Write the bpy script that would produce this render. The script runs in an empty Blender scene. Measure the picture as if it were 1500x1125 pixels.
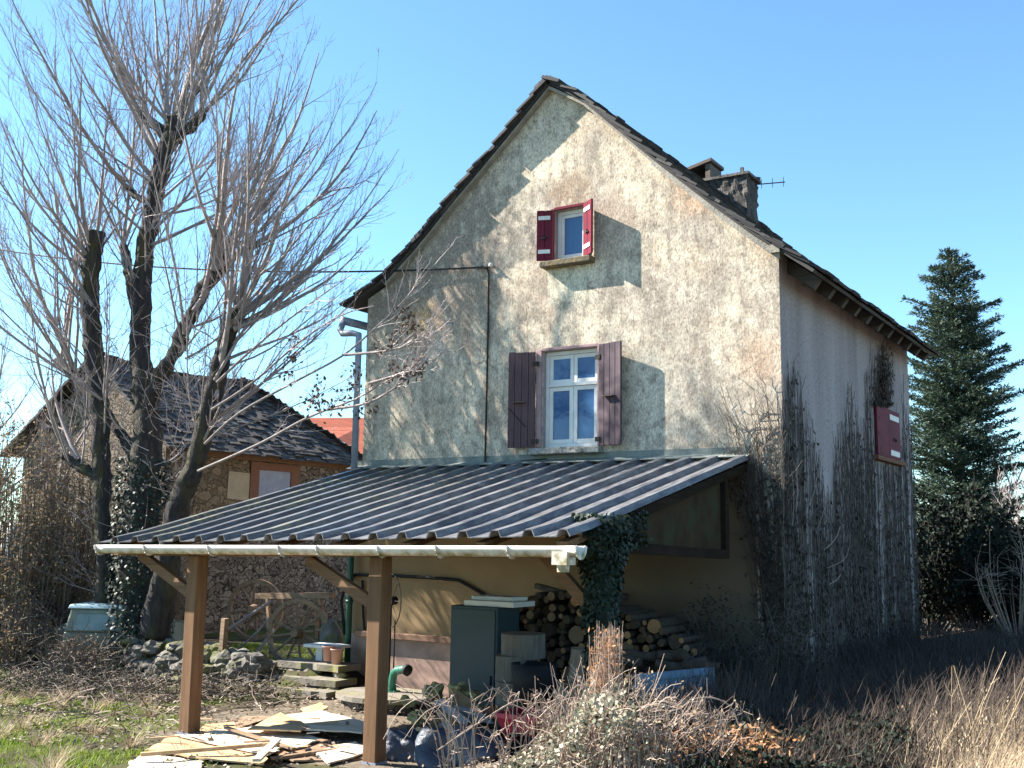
import bpy, bmesh, math, random
import numpy as np
from mathutils import Vector, Matrix, noise as mn
R = math.radians
rnd = random.Random(7)
S = bpy.context.scene
COL = S.collection

# ------------------------------------------------------------------ camera
F, PITCH, ROLL, YAW = 1572.95, .1448, .0146, .5746
CAM = Vector((12.50, -14.488, 0.0))
fw = Vector((-math.sin(YAW)*math.cos(PITCH), math.cos(YAW)*math.cos(PITCH), math.sin(PITCH)))
_r = Vector((math.cos(YAW), math.sin(YAW), 0)); _u = _r.cross(fw)
rt = _r*math.cos(ROLL) + _u*math.sin(ROLL)
up = -_r*math.sin(ROLL) + _u*math.cos(ROLL)
cd = bpy.data.cameras.new('camera'); cam = bpy.data.objects.new('camera', cd); COL.objects.link(cam)
cd.sensor_width = 36; cd.lens = F/1500*36; cd.clip_end = 3000; cd.clip_start = .1
M = Matrix((rt, up, -fw)).transposed().to_4x4(); M.translation = CAM; cam.matrix_world = M
S.camera = cam

def ray(u, v):
    d = fw*F + rt*(u-750) - up*(v-562.5)
    return d/F
def DP(u, v, d): return CAM + ray(u, v)*d              # by depth
def AX(u, v, ax, val):
    d = ray(u, v); return CAM + d*((val-CAM[ax])/d[ax])
def YP(u, v, y): return AX(u, v, 1, y)
def XP(u, v, x): return AX(u, v, 0, x)
def sst(a, b, x):
    t = min(1, max(0, (x-a)/(b-a))); return t*t*(3-2*t)
def gz(x, y):
    z = -2.5 + .66*sst(4.9, 8.2, x)
    yard = sst(-1.9, -.9, y)*(1-sst(-.1, .5, x))
    z += .33*yard
    z += .10*sst(-3.2, -5.5, x)*(1-yard)
    z += .25*sst(4, 16, y)*(1-sst(5, 8, x))
    z += .2*sst(6, 12, y)*sst(7, 9, x)
    r = math.hypot(x-CAM.x, y-CAM.y)
    z += (-1.72-z)*(1-sst(3, 8.5, r))
    if r > 40: z -= (r-40)*.01
    return z
def GP(u, v):
    d = ray(u, v); t = 6.
    for i in range(400):
        p = CAM + d*t
        if p.z <= gz(p.x, p.y): break
        t += .06
    return Vector((p.x, p.y, gz(p.x, p.y)))

# ------------------------------------------------------------------ object helpers
def tag(o, label=None, cat=None, group=None, kind=None):
    if label: o['label'] = label
    if cat: o['category'] = cat
    if group: o['group'] = group
    if kind: o['kind'] = kind
    return o
def thing(name, label, cat, loc=(0, 0, 0), group=None):
    o = bpy.data.objects.new(name, None); COL.objects.link(o); o.location = loc
    o.empty_display_size = .2
    return tag(o, label, cat, group)
def wloc(o):
    v = Vector((0, 0, 0))
    while o is not None: v = v + Vector(o.location); o = o.parent
    return v

class MB:
    def __init__(s): s.v = []; s.f = []
    def add(s, vs, fs):
        b = len(s.v); s.v += [tuple(p) for p in vs]; s.f += [tuple(b+i for i in f) for f in fs]
    def box(s, a, b):
        x0, y0, z0 = a; x1, y1, z1 = b
        s.add([(x0,y0,z0),(x1,y0,z0),(x1,y1,z0),(x0,y1,z0),(x0,y0,z1),(x1,y0,z1),(x1,y1,z1),(x0,y1,z1)],
              [(0,3,2,1),(4,5,6,7),(0,1,5,4),(1,2,6,5),(2,3,7,6),(3,0,4,7)])
    def obox(s, c, ax, ay, az):            # oriented box, half vectors
        c = Vector(c); P = []
        for k in (-1, 1):
            for i, j in ((-1,-1),(1,-1),(1,1),(-1,1)): P.append(c+ax*i+ay*j+az*k)
        s.add(P, [(0,3,2,1),(4,5,6,7),(0,1,5,4),(1,2,6,5),(2,3,7,6),(3,0,4,7)])
    def bar(s, p, q, w, h, upv=Vector((0,0,1))):
        p = Vector(p); q = Vector(q); d = q-p; t = d.normalized()
        sd = t.cross(upv)
        if sd.length < 1e-4: sd = t.cross(Vector((0,1,0)))
        sd.normalize(); n = sd.cross(t)
        s.obox((p+q)/2, d/2, sd*w/2, n*h/2)
    def tube(s, pts, rs, n=6, cap=True):
        pts = [Vector(p) for p in pts]
        if not hasattr(rs, '__len__'): rs = [rs]*len(pts)
        b = len(s.v); m = len(pts); prev = None
        for i, p in enumerate(pts):
            t = (pts[min(i+1, m-1)]-pts[max(i-1, 0)])
            if t.length < 1e-7: t = Vector((0,0,1))
            t.normalize()
            if prev is None:
                a = t.cross(Vector((.3, .9, .1)))
                if a.length < .1: a = t.cross(Vector((1, 0, 0)))
            else: a = prev - t*prev.dot(t)
            a.normalize(); prev = a; c = t.cross(a)
            for k in range(n):
                an = 2*math.pi*k/n
                s.v.append(tuple(p + (a*math.cos(an)+c*math.sin(an))*rs[i]))
        for i in range(m-1):
            for k in range(n):
                k2 = (k+1) % n
                s.f.append((b+i*n+k, b+i*n+k2, b+(i+1)*n+k2, b+(i+1)*n+k))
        if cap:
            s.f.append(tuple(b+k for k in reversed(range(n))))
            s.f.append(tuple(b+(m-1)*n+k for k in range(n)))
    def poly(s, pts, th):                  # thick polygon; pts list of Vectors, th a vector
        n = len(pts); th = Vector(th)
        s.add([Vector(p) for p in pts]+[Vector(p)+th for p in pts],
              [tuple(reversed(range(n))), tuple(range(n, 2*n))]+[(i, (i+1) % n, n+(i+1) % n, n+i) for i in range(n)])
    def leaf(s, p, d, n, L, W):
        d = d.normalized(); sd = d.cross(n)
        if sd.length < 1e-4: return
        sd.normalize(); p = Vector(p)
        s.add([p, p+d*L*.5+sd*W*.5, p+d*L, p+d*L*.5-sd*W*.5], [(0,1,2,3)])
    def blob(s, c, rx, ry, rz, seed=0, amp=.2, lv=2):      # rough stone
        bm = bmesh.new(); bmesh.ops.create_icosphere(bm, subdivisions=lv, radius=1)
        o = Vector((seed*3.7, seed*1.3, seed*2.1)); b = len(s.v)
        for v in bm.verts:
            k = 1+amp*2*mn.noise(v.co*1.3+o)
            s.v.append((c[0]+v.co.x*k*rx, c[1]+v.co.y*k*ry, c[2]+v.co.z*k*rz))
        for f in bm.faces: s.f.append(tuple(b+v.index for v in f.verts))
        bm.free()
    def build(s, name, mat, parent=None, smooth=False, recalc=False, label=None):
        off = wloc(parent) if parent else Vector((0,0,0))
        me = bpy.data.meshes.new(name)
        vs = s.v if off.length == 0 else [(x-off.x, y-off.y, z-off.z) for x, y, z in s.v]
        me.from_pydata(vs, [], s.f)
        if recalc:
            bm = bmesh.new(); bm.from_mesh(me); bmesh.ops.recalc_face_normals(bm, faces=bm.faces); bm.to_mesh(me); bm.free()
        me.materials.append(mat)
        if smooth: me.polygons.foreach_set('use_smooth', [True]*len(me.polygons))
        o = bpy.data.objects.new(name, me); COL.objects.link(o)
        if parent: o.parent = parent
        if label: o['label'] = label
        return o
def bevel(o, w=.01, seg=2):
    m = o.modifiers.new('bevel', 'BEVEL'); m.width = w; m.segments = seg; m.limit_method = 'ANGLE'; return o
def recenter(o):          # move a single-mesh thing's origin to its base centre
    me = o.data; n = len(me.vertices); a = np.empty(n*3); me.vertices.foreach_get('co', a); a = a.reshape(-1, 3)
    c = np.array([a[:,0].mean(), a[:,1].mean(), a[:,2].min()]); a -= c
    me.vertices.foreach_set('co', a.ravel()); me.update(); o.location = c
    return o
def jit(a): return rnd.uniform(-a, a)
def rv(): 
    while True:
        v = Vector((jit(1), jit(1), jit(1)))
        if .05 < v.length < 1: return v.normalized()

# ------------------------------------------------------------------ materials
class NT:
    def __init__(s, name):
        s.m = bpy.data.materials.new(name); s.m.use_nodes = True; s.t = s.m.node_tree
        s.b = s.t.nodes['Principled BSDF']; s._pos = None
    def n(s, ty, **k):
        o = s.t.nodes.new(ty)
        for a, b in k.items(): setattr(o, a, b)
        return o
    def l(s, a, b): s.t.links.new(a, b)
    def pos(s, kind='world'):
        if kind == 'world':
            return s.n('ShaderNodeNewGeometry').outputs['Position']
        return s.n('ShaderNodeTexCoord').outputs['Object']
    def mapped(s, vec, scale):
        m = s.n('ShaderNodeMapping'); m.inputs['Scale'].default_value = scale; s.l(vec, m.inputs['Vector']); return m.outputs[0]
    def noise(s, vec, scale, detail=6, rough=.55, dist=0):
        o = s.n('ShaderNodeTexNoise'); s.l(vec, o.inputs['Vector'])
        o.inputs['Scale'].default_value = scale; o.inputs['Detail'].default_value = detail
        o.inputs['Roughness'].default_value = rough; o.inputs['Distortion'].default_value = dist
        return o.outputs[0]
    def vor(s, vec, scale, feature='F1', out='Distance'):
        o = s.n('ShaderNodeTexVoronoi', feature=feature); s.l(vec, o.inputs['Vector']); o.inputs['Scale'].default_value = scale
        return o.outputs[out]
    def ramp(s, fac, stops):
        o = s.n('ShaderNodeValToRGB'); e = o.color_ramp.elements
        while len(e) < len(stops): e.new(.5)
        for i, (p, c) in enumerate(stops):
            e[i].position = p
            e[i].color = (c, c, c, 1) if not hasattr(c, '__len__') else (*c, 1)
        s.l(fac, o.inputs[0]); return o.outputs[0]
    def mix(s, f, a, b, mode='MIX'):
        o = s.n('ShaderNodeMix', data_type='RGBA', blend_type=mode)
        for sock, v in ((o.inputs[0], f), (o.inputs[6], a), (o.inputs[7], b)):
            if hasattr(v, 'is_output'): s.l(v, sock)
            elif hasattr(v, '__len__'): sock.default_value = (*v, 1)
            else: sock.default_value = v
        return o.outputs[2]
    def math(s, op, a, b=None, clamp=False):
        o = s.n('ShaderNodeMath', operation=op, use_clamp=clamp)
        for i, v in enumerate((a, b)):
            if v is None: continue
            if hasattr(v, 'is_output'): s.l(v, o.inputs[i])
            else: o.inputs[i].default_value = v
        return o.outputs[0]
    def sep(s, vec):
        o = s.n('ShaderNodeSeparateXYZ'); s.l(vec, o.inputs[0]); return o.outputs
    def bump(s, h, strength=.4, dist=.02, prev=None):
        o = s.n('ShaderNodeBump'); o.inputs['Strength'].default_value = strength; o.inputs['Distance'].default_value = dist
        s.l(h, o.inputs['Height'])
        if prev is not None: s.l(prev, o.inputs['Normal'])
        return o.outputs[0]
    def fin(s, col=None, rough=.8, nrm=None, spec=.3, metal=0):
        b = s.b
        if col is not None:
            if hasattr(col, 'is_output'): s.l(col, b.inputs['Base Color'])
            else: b.inputs['Base Color'].default_value = (*col, 1)
        if hasattr(rough, 'is_output'): s.l(rough, b.inputs['Roughness'])
        else: b.inputs['Roughness'].default_value = rough
        b.inputs['Specular IOR Level'].default_value = spec; b.inputs['Metallic'].default_value = metal
        if nrm is not None: s.l(nrm, b.inputs['Normal'])
        return s.m

def rough_mat(name, c1, c2, scale=6, rough=.85, bump=.3, bs=30, bd=.01, stretch=(1,1,1), spec=.25, c3=None, s3=1.5):
    t = NT(name); p = t.mapped(t.pos(), stretch)
    col = t.mix(t.ramp(t.noise(p, scale, 8, .6), [(.3, 0.), (.7, 1.)]), c1, c2)
    if c3: col = t.mix(t.ramp(t.noise(p, s3, 5, .6), [(.5, 0.), (.68, 1.)]), col, c3)
    return t.fin(col, rough, t.bump(t.noise(p, bs, 6, .6), bump, bd), spec)
def leaf_mat(name, cols, rough=.6, trans=.0, spec=.3):
    t = NT(name); oi = t.n('ShaderNodeNewGeometry')
    col = t.ramp(oi.outputs['Random Per Island'], [(i/max(1, len(cols)-1), c) for i, c in enumerate(cols)])
    m = t.fin(col, rough, None, spec)
    if trans:
        tr = t.n('ShaderNodeBsdfTranslucent'); t.l(col, tr.inputs[0])
        mx = t.n('ShaderNodeMixShader'); mx.inputs[0].default_value = trans
        t.l(t.b.outputs[0], mx.inputs[1]); t.l(tr.outputs[0], mx.inputs[2])
        t.l(mx.outputs[0], t.t.nodes['Material Output'].inputs[0])
    return m

def stucco():
    t = NT('stucco'); p = t.pos(); X, Y, Z = t.sep(p)
    big = t.noise(p, .55, 5, .6, .6)
    col = t.mix(t.ramp(big, [(.40, 0.), (.60, 1.)]), (.72, .605, .45), (.43, .36, .29))
    st = t.noise(t.mapped(p, (1.6, 1.6, .35)), 1.6, 7, .65)
    col = t.mix(t.ramp(st, [(.44, 0.), (.62, .85)]), col, (.30, .25, .20))
    col = t.mix(t.ramp(t.noise(p, 1.3, 6, .6), [(.54, 0.), (.70, .6)]), col, (.52, .40, .28))
    col = t.mix(t.ramp(t.noise(p, 2.3, 6, .6), [(.52, 0.), (.66, .6)]), col, (.75, .655, .515))
    # grime towards the verge and orange lichen by the cable
    def spot(c, r, soft):
        vm = t.n('ShaderNodeVectorMath', operation='DISTANCE'); t.l(p, vm.inputs[0]); vm.inputs[1].default_value = c
        d = t.math('ADD', vm.outputs['Value'], t.math('MULTIPLY', t.math('SUBTRACT', t.noise(p, 3.5, 5), .5), r*1.6))
        mr = t.n('ShaderNodeMapRange', interpolation_type='SMOOTHSTEP'); t.l(d, mr.inputs[0])
        mr.inputs[1].default_value = r; mr.inputs[2].default_value = r*soft; mr.inputs[3].default_value = 0; mr.inputs[4].default_value = 1
        return mr.outputs[0]
    col = t.mix(t.math('MULTIPLY', spot((1.2, 0, 3.75), .6, .3), .85), col, (.66, .38, .12))
    col = t.mix(t.math('MULTIPLY', spot((.7, 0, 4.3), 1.3, .3), .85), col, (.25, .205, .17))
    col = t.mix(t.math('MULTIPLY', spot((2.2, 0, 5.3), 1.3, .3), .75), col, (.29, .235, .19))
    col = t.mix(t.math('MULTIPLY', spot((3.7, 0, 3.9), .7, .3), .5), col, (.33, .24, .18))
    col = t.mix(t.math('MULTIPLY', spot((4.2, 0, 5.55), .55, .4), .65), col, (.30, .19, .12))
    col = t.mix(t.math('MULTIPLY', spot((6.3, 0, 5.15), .5, .2), .45), col, (.58, .32, .18))
    col = t.mix(t.math('MULTIPLY', spot((2.2, 0, 3.9), 1.1, .3), .7), col, (.28, .21, .16))
    col = t.mix(t.math('MULTIPLY', spot((5.6, 0, 2.2), .9, .3), .55), col, (.52, .47, .38))
    def band(s_, a, b, soft=.05):
        m1 = t.n('ShaderNodeMapRange', interpolation_type='SMOOTHSTEP'); t.l(s_, m1.inputs[0]); m1.inputs[1].default_value = a-soft; m1.inputs[2].default_value = a+soft
        m2 = t.n('ShaderNodeMapRange', interpolation_type='SMOOTHSTEP'); t.l(s_, m2.inputs[0]); m2.inputs[1].default_value = b-soft; m2.inputs[2].default_value = b+soft
        return t.math('SUBTRACT', m1.outputs[0], m2.outputs[0])
    for x0, x1, z0, z1 in ((3.78, 4.58, 3.75, 4.36), (3.6, 4.7, 1.1, 1.38)):       # pale unweathered render under the sills
        col = t.mix(t.math('MULTIPLY', t.math('MULTIPLY', band(X, x0, x1, .03), band(Z, z0, z1, .12)), .8), col, (.64, .585, .44))
    mot = t.noise(t.mapped(p, (1, 1, .7)), 7, 7, .7)
    col = t.mix(t.ramp(mot, [(.39, .85), (.48, 0.)]), col, (.30, .25, .20))
    col = t.mix(t.ramp(mot, [(.52, 0.), (.66, .6)]), col, (.78, .675, .53))
    # fine speckle
    ed = t.vor(t.mapped(p, (1, 1, .35)), .9, 'DISTANCE_TO_EDGE')
    nz = t.math('ADD', ed, t.math('MULTIPLY', t.math('SUBTRACT', t.noise(p, 5, 5), .5), .05))
    crk = t.math('MULTIPLY', t.ramp(t.math('ABSOLUTE', nz), [(.0, 1.), (.006, 0.)]), t.ramp(t.noise(p, .8, 3), [(.5, 0.), (.6, .7)]))
    col = t.mix(t.math('MULTIPLY', spot((7.3, 0, 2.6), .6, .2), .3), col, (.60, .34, .20)); col = t.mix(t.math('MULTIPLY', spot((4.9, 0, 4.9), .8, .2), .3), col, (.60, .42, .30))
    col = t.mix(crk, col, (.10, .085, .07))
    run = t.noise(t.mapped(p, (5, 5, .12)), 1.4, 4, .6)
    col = t.mix(t.math('MULTIPLY', t.ramp(run, [(.56, 0.), (.70, .55)]), t.ramp(t.noise(p, .7, 3), [(.45, 0.), (.6, 1.)])), col, (.30, .235, .19))
    sp = t.ramp(t.noise(t.mapped(p,(1,1,.6)), 34, 4, .75), [(.34, .6), (.56, 1.15)])
    col = t.mix(.85, col, sp, 'MULTIPLY')
    pit = t.ramp(t.vor(p, 3.2), [(.0, .25), (.045, .3), (.06, 1.)])
    col = t.mix(.6, col, pit, 'MULTIPLY')
    # smooth cream render below the shelter, pink base coat at the foot
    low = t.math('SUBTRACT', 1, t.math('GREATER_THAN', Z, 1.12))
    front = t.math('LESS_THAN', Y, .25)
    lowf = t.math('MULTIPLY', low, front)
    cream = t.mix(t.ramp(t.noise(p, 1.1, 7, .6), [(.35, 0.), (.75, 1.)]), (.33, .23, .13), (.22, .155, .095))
    cream = t.mix(t.ramp(t.math('ADD', t.math('MULTIPLY', X, .14), t.math('MULTIPLY', t.noise(p, .9, 5), .3)), [(.72, 0.), (1., .85)]), cream, (.12, .092, .07))  # darker towards the right, shade under the shelter put into the colour
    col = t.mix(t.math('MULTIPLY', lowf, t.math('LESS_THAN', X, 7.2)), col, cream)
    pk = t.math('MULTIPLY', t.math('LESS_THAN', t.math('ADD', Z, t.math('MULTIPLY', t.noise(p, 4, 3), .06)), -1.60), t.math('LESS_THAN', X, 3.0))
    pink = t.mix(t.ramp(t.noise(p, 2.2, 8, .65), [(.35, 0.), (.7, 1.)]), (.50, .33, .26), (.27, .19, .16))
    col = t.mix(t.math('MULTIPLY', pk, front), col, pink)
    # greyer colour on the side and back walls
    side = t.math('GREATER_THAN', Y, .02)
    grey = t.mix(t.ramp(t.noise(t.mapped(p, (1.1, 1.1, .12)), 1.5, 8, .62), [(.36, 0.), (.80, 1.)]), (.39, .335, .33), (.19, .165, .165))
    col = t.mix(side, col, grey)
    b1 = t.noise(t.mapped(p, (1, 1, .45)), 40, 7, .78, .1)
    upz = t.math('GREATER_THAN', Z, 1.12)
    col = t.mix(t.math('MULTIPLY', upz, .9), col, t.ramp(b1, [(.36, .30), (.46, .88), (.6, 1.12)]), 'MULTIPLY')
    b2 = t.noise(p, 3.0, 4, .6)
    amt = t.math('ADD', t.math('MULTIPLY', t.math('SUBTRACT', 1, lowf), .85), .15)
    h = t.math('MULTIPLY', t.math('ADD', b1, t.math('MULTIPLY', b2, 1.2)), amt)
    return t.fin(col, .95, t.bump(h, .34, .028), .1)

def stone_mat(name, c1, c2, mortar, scale=4.2):
    t = NT(name); p = t.pos()
    pd = t.n('ShaderNodeVectorMath', operation='ADD'); t.l(t.mapped(p, (1, 1, 1.7)), pd.inputs[0])
    nv = t.n('ShaderNodeTexNoise'); t.l(p, nv.inputs['Vector']); nv.inputs['Scale'].default_value = 3
    sc = t.n('ShaderNodeVectorMath', operation='SCALE'); t.l(nv.outputs[1], sc.inputs[0]); sc.inputs['Scale'].default_value = .7
    t.l(sc.outputs[0], pd.inputs[1]); v = pd.outputs[0]
    e = t.vor(v, scale, 'DISTANCE_TO_EDGE'); c = t.vor(v, scale, 'F1', 'Color')
    cs = t.n('ShaderNodeSeparateColor'); t.l(c, cs.inputs[0])
    col = t.mix(cs.outputs[0], c1, c2)
    col = t.mix(.5, col, t.ramp(t.noise(p, 14, 6), [(.3, .4), (.7, 1.2)]), 'MULTIPLY')
    k = t.ramp(e, [(.0, 0.), (.07, 1.)])
    col = t.mix(k, mortar, col)
    h = t.math('ADD', t.math('MULTIPLY', k, t.math('ADD', .6, cs.outputs[1])), t.math('MULTIPLY', t.noise(p, 18, 5), .4))
    return t.fin(col, .95, t.bump(h, .8, .07), .15)

def wood(name, c1, c2, axis=2, sc=1., rough=.75, bump=.35):
    t = NT(name); p = t.pos()
    s = [14*sc]*3; s[axis] = .8*sc
    g = t.noise(t.mapped(p, s), 1.6, 7, .65, .4)
    col = t.mix(t.ramp(g, [(.32, 0.), (.68, 1.)]), c1, c2)
    col = t.mix(.5, col, t.ramp(t.noise(p, 1.7, 5), [(.3, .55), (.7, 1.15)]), 'MULTIPLY')
    s2 = [22*sc]*3; s2[axis] = .5*sc
    ck = t.noise(t.mapped(p, s2), 1.0, 3, .5, .6)
    col = t.mix(t.ramp(ck, [(.30, .75), (.36, 0.)]), col, (.03, .022, .016))
    return t.fin(col, rough, t.bump(g, bump, .008), .25)

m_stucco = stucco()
m_slate = leaf_mat('slate', [(.022,.020,.022), (.036,.033,.034), (.055,.05,.048), (.028,.026,.03), (.08,.075,.066)], .75)
m_slate2 = leaf_mat('barn_slate', [(.032,.028,.026), (.065,.058,.052), (.045,.04,.036), (.10,.09,.08), (.05,.042,.034)], .7)
m_ridge = rough_mat('ridge_mortar', (.07,.065,.06), (.16,.15,.13), 5, .9, .6, 20, .03)
m_oldwood = wood('old_wood', (.075,.055,.045), (.15,.115,.09), 0)
m_darkframe = wood('dark_frame_wood', (.035,.024,.017), (.02,.014,.011), 1, 1, .95)
m_darkframe.node_tree.nodes['Principled BSDF'].inputs['Specular IOR Level'].default_value = .03
m_raft = wood('rafter_wood', (.05,.042,.038), (.10,.085,.075), 0)
m_mortar = rough_mat('verge_mortar', (.36,.33,.28), (.20,.185,.16), 4, .9, .5, 25, .02)
m_red = wood('red_paint', (.17,.026,.044), (.12,.020,.034), 2, 1, .6, .15)
m_red.node_tree.nodes['Principled BSDF'].inputs['Specular IOR Level'].default_value = .05
m_plum = wood('plum_paint', (.075,.042,.048), (.12,.070,.072), 2, 1, .65, .25)
m_plumdk = wood('plum_paint_dark', (.055,.036,.048), (.080,.052,.062), 2, 1, .6, .2)
m_white = rough_mat('white_paint', (.74,.72,.68), (.62,.60,.57), 5, .5, .1, 40, .004)
m_plate = rough_mat('hinge_plate', (.80,.78,.72), (.6,.55,.5), 12, .5, .1)
m_iron = rough_mat('black_iron', (.015,.014,.014), (.04,.03,.025), 15, .6, .2)
m_sill = rough_mat('lichen_sill', (.20,.16,.10), (.07,.06,.05), 14, .95, .7, 25, .02, c3=(.33,.20,.04), s3=6)
m_sill2 = rough_mat('worn_sill', (.42,.40,.36), (.12,.11,.10), 14, .95, .7, 25, .02, c3=(.06,.055,.05), s3=7)
def glass():
    t = NT('window_glass'); p = t.pos()
    col = t.mix(t.ramp(t.noise(t.mapped(p, (3, 1, .5)), 1, 3), [(.35, 0.), (.65, 1.)]), (.030,.085,.20), (.040,.11,.25))  # blue of the reflected sky put into the glass colour
    m = t.fin(col, .06, t.bump(t.noise(p, 2.5, 2), .03, .01), .5); t.b.inputs['IOR'].default_value = 1.5
    return m
m_glass = glass()
m_zinc = rough_mat('zinc', (.20,.23,.30), (.30,.33,.38), 4, .45, .1, 30, .003, spec=.5)
m_green = rough_mat('green_paint', (.012,.10,.06), (.02,.14,.09), 7, .4, .15, spec=.5)
m_dgreen = rough_mat('dark_green_pipe', (.012,.06,.042), (.02,.085,.06), 5, .45, .1, spec=.4)
m_beam = wood('warm_timber', (.20,.105,.050), (.115,.060,.030), 2, .8)
m_beamx = wood('warm_timber_horizontal', (.22,.12,.058), (.13,.070,.036), 0, .8)
def sheet():
    t = NT('roof_sheet'); p = t.pos()
    dirt = t.noise(p, 1.4, 8, .68); sp = t.noise(t.mapped(p, (9, 1.1, 1)), 2.2, 7, .7)
    col = t.mix(t.ramp(dirt, [(.38, 0.), (.68, 1.)]), (.045,.047,.060), (.11,.11,.118))
    col = t.mix(t.ramp(sp, [(.42, 0.), (.64, .65)]), col, (.27,.265,.26))
    col = t.mix(t.math('MULTIPLY', t.ramp(t.noise(t.mapped(p, (3, .6, 1)), 2.2, 6, .7), [(.55, 0.), (.66, 1.)]), .8), col, (.135,.125,.11))
    X, Y, Z = t.sep(p)
    col = t.mix(t.ramp(t.math('ADD', t.math('MULTIPLY', X, .2), t.math('MULTIPLY', t.noise(p, 1.1, 6), .5)), [(.35, .75), (.95, 0.)]), col, (.05, .05, .055))
    patch = t.math('MULTIPLY', t.ramp(t.noise(p, .9, 4), [(.5, 0.), (.6, 1.)]), t.math('LESS_THAN', X, 3.4))
    col = t.mix(t.math('MULTIPLY', patch, t.ramp(t.noise(p, 9, 7, .7), [(.45, 0.), (.55, .9)])), col, (.16,.15,.10))
    ro = t.ramp(dirt, [(.35, .32), (.7, .6)])
    return t.fin(col, ro, t.bump(sp, .06, .004), .4)
m_sheet = sheet()
def gutterm():
    t = NT('gutter_plastic'); p = t.pos(); X, Y, Z = t.sep(p)
    col = t.mix(t.ramp(t.noise(p, 3, 6), [(.35, 0.), (.7, 1.)]), (.74,.70,.65), (.60,.55,.47))
    low = t.math('MULTIPLY', t.math('SUBTRACT', -.175, t.math('ADD', Z, t.math('MULTIPLY', X, -.016))), 14, True)
    col = t.mix(t.math('MULTIPLY', low, t.ramp(t.noise(p, 9, 7, .7), [(.38, 0.), (.6, 1.)])), col, (.24,.19,.07))
    return t.fin(col, .45, None, .4)
m_gutter = gutterm()
m_stone = stone_mat('rubble_stone', (.13,.10,.075), (.27,.22,.17), (.035,.028,.022), 4.6)
m_stonewarm = stone_mat('barn_stone', (.15,.11,.065), (.27,.20,.125), (.17,.13,.085), 3.6)
m_rock = rough_mat('mossy_rock', (.09,.082,.07), (.20,.185,.16), 5, .95, .7, 16, .03, c3=(.13,.13,.03), s3=3)
m_step = rough_mat('step_stone', (.13,.115,.095), (.25,.22,.18), 4, .9, .6, 18, .02, c3=(.19,.18,.05), s3=2.5)
m_brick = rough_mat('orange_brick', (.22,.10,.055), (.14,.07,.045), 9, .9, .4, 20, .02, stretch=(1,1,3))
m_redroof = wood('red_tiles', (.50,.13,.06), (.33,.09,.05), 1, .5)
m_bark = rough_mat('dark_bark', (.026,.022,.023), (.070,.060,.056), 6, .95, 1., 7, .10, stretch=(2.2,2.2,.5), c3=(.085,.075,.035), s3=2.)
m_twig = leaf_mat('pale_twig', [(.36,.30,.29), (.50,.43,.41), (.27,.22,.215), (.42,.36,.35)], .75)
m_limb = rough_mat('smooth_bark', (.33,.28,.265), (.19,.16,.15), 5, .9, .5, 12, .02)
m_deadleaf = leaf_mat('dead_leaf', [(.06,.035,.022), (.12,.07,.04), (.045,.028,.022)], .8)
m_ivy = leaf_mat('ivy_leaf', [(.013,.023,.014), (.02,.034,.02), (.033,.045,.03), (.014,.02,.015)], .5, .08, .2)
m_ivypale = leaf_mat('pale_ivy_leaf', [(.17,.18,.10), (.40,.37,.27), (.08,.10,.05), (.48,.42,.32), (.27,.24,.16)], .55, .2)
m_creepleaf = leaf_mat('creeper_leaf', [(.03,.024,.020), (.055,.043,.035), (.085,.066,.052), (.04,.031,.027)], .95, 0, .03)
m_creepstem = leaf_mat('creeper_stem', [(.075,.06,.05), (.12,.10,.085), (.055,.045,.04)], .85)
m_needle = leaf_mat('fir_needle', [(.03,.058,.038), (.055,.09,.06), (.085,.12,.075), (.04,.07,.05), (.11,.135,.09)], .6, .1)
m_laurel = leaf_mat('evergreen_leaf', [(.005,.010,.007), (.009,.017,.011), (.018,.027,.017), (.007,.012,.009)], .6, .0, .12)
m_straw = leaf_mat('straw', [(.30,.215,.13), (.42,.32,.20), (.22,.155,.10), (.50,.40,.27), (.26,.19,.13)], .8, .25)
m_strawdk = leaf_mat('dry_weed', [(.05,.036,.03), (.085,.062,.048), (.036,.028,.025), (.12,.09,.068)], .85, .15)  # straw darkened in its colour for the deep shade beside the house
m_grass = leaf_mat('green_grass', [(.12,.20,.015), (.21,.29,.025), (.15,.23,.02), (.27,.31,.05)], .6, .3)
m_cane = leaf_mat('bramble_cane', [(.34,.26,.20), (.26,.17,.13), (.42,.34,.27)], .7)
m_fern = leaf_mat('rusty_fern', [(.34,.15,.06), (.42,.22,.10), (.25,.12,.06)], .8, .25)
m_hedge = leaf_mat('hedge_leaf', [(.17,.12,.07), (.25,.18,.11), (.13,.10,.055), (.32,.25,.17)], .8, .4)
m_hedgetwig = leaf_mat('hedge_twig', [(.12,.095,.075), (.20,.16,.13), (.09,.07,.055)], .8)
m_logbark = rough_mat('log_bark', (.055,.040,.031), (.10,.075,.058), 8, .95, .8, 14, .03)  # shade under the shelter put into the bark colour
m_logend = leaf_mat('log_end', [(.33,.20,.11), (.24,.15,.09), (.42,.26,.15), (.18,.12,.08)], .85)
m_paleround = rough_mat('weathered_log', (.19,.165,.135), (.11,.092,.075), 7, .95, .8, 9, .03, stretch=(2,2,.4))
m_cab = rough_mat('slate_green_steel', (.020,.038,.046), (.030,.050,.058), 2, .5, .08, 30, .003, spec=.4)
m_bluemetal = rough_mat('pale_blue_sheet', (.16,.24,.32), (.10,.16,.22), 3, .6, .2, spec=.4)
m_ply = wood('pale_plywood', (.74,.66,.54), (.58,.46,.31), 0, .6)
m_ply2 = wood('orange_plank', (.58,.41,.24), (.40,.25,.13), 0, .8)
m_pink = rough_mat('pink_foam', (.55,.33,.26), (.45,.26,.21), 5, .9, .2)
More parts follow.
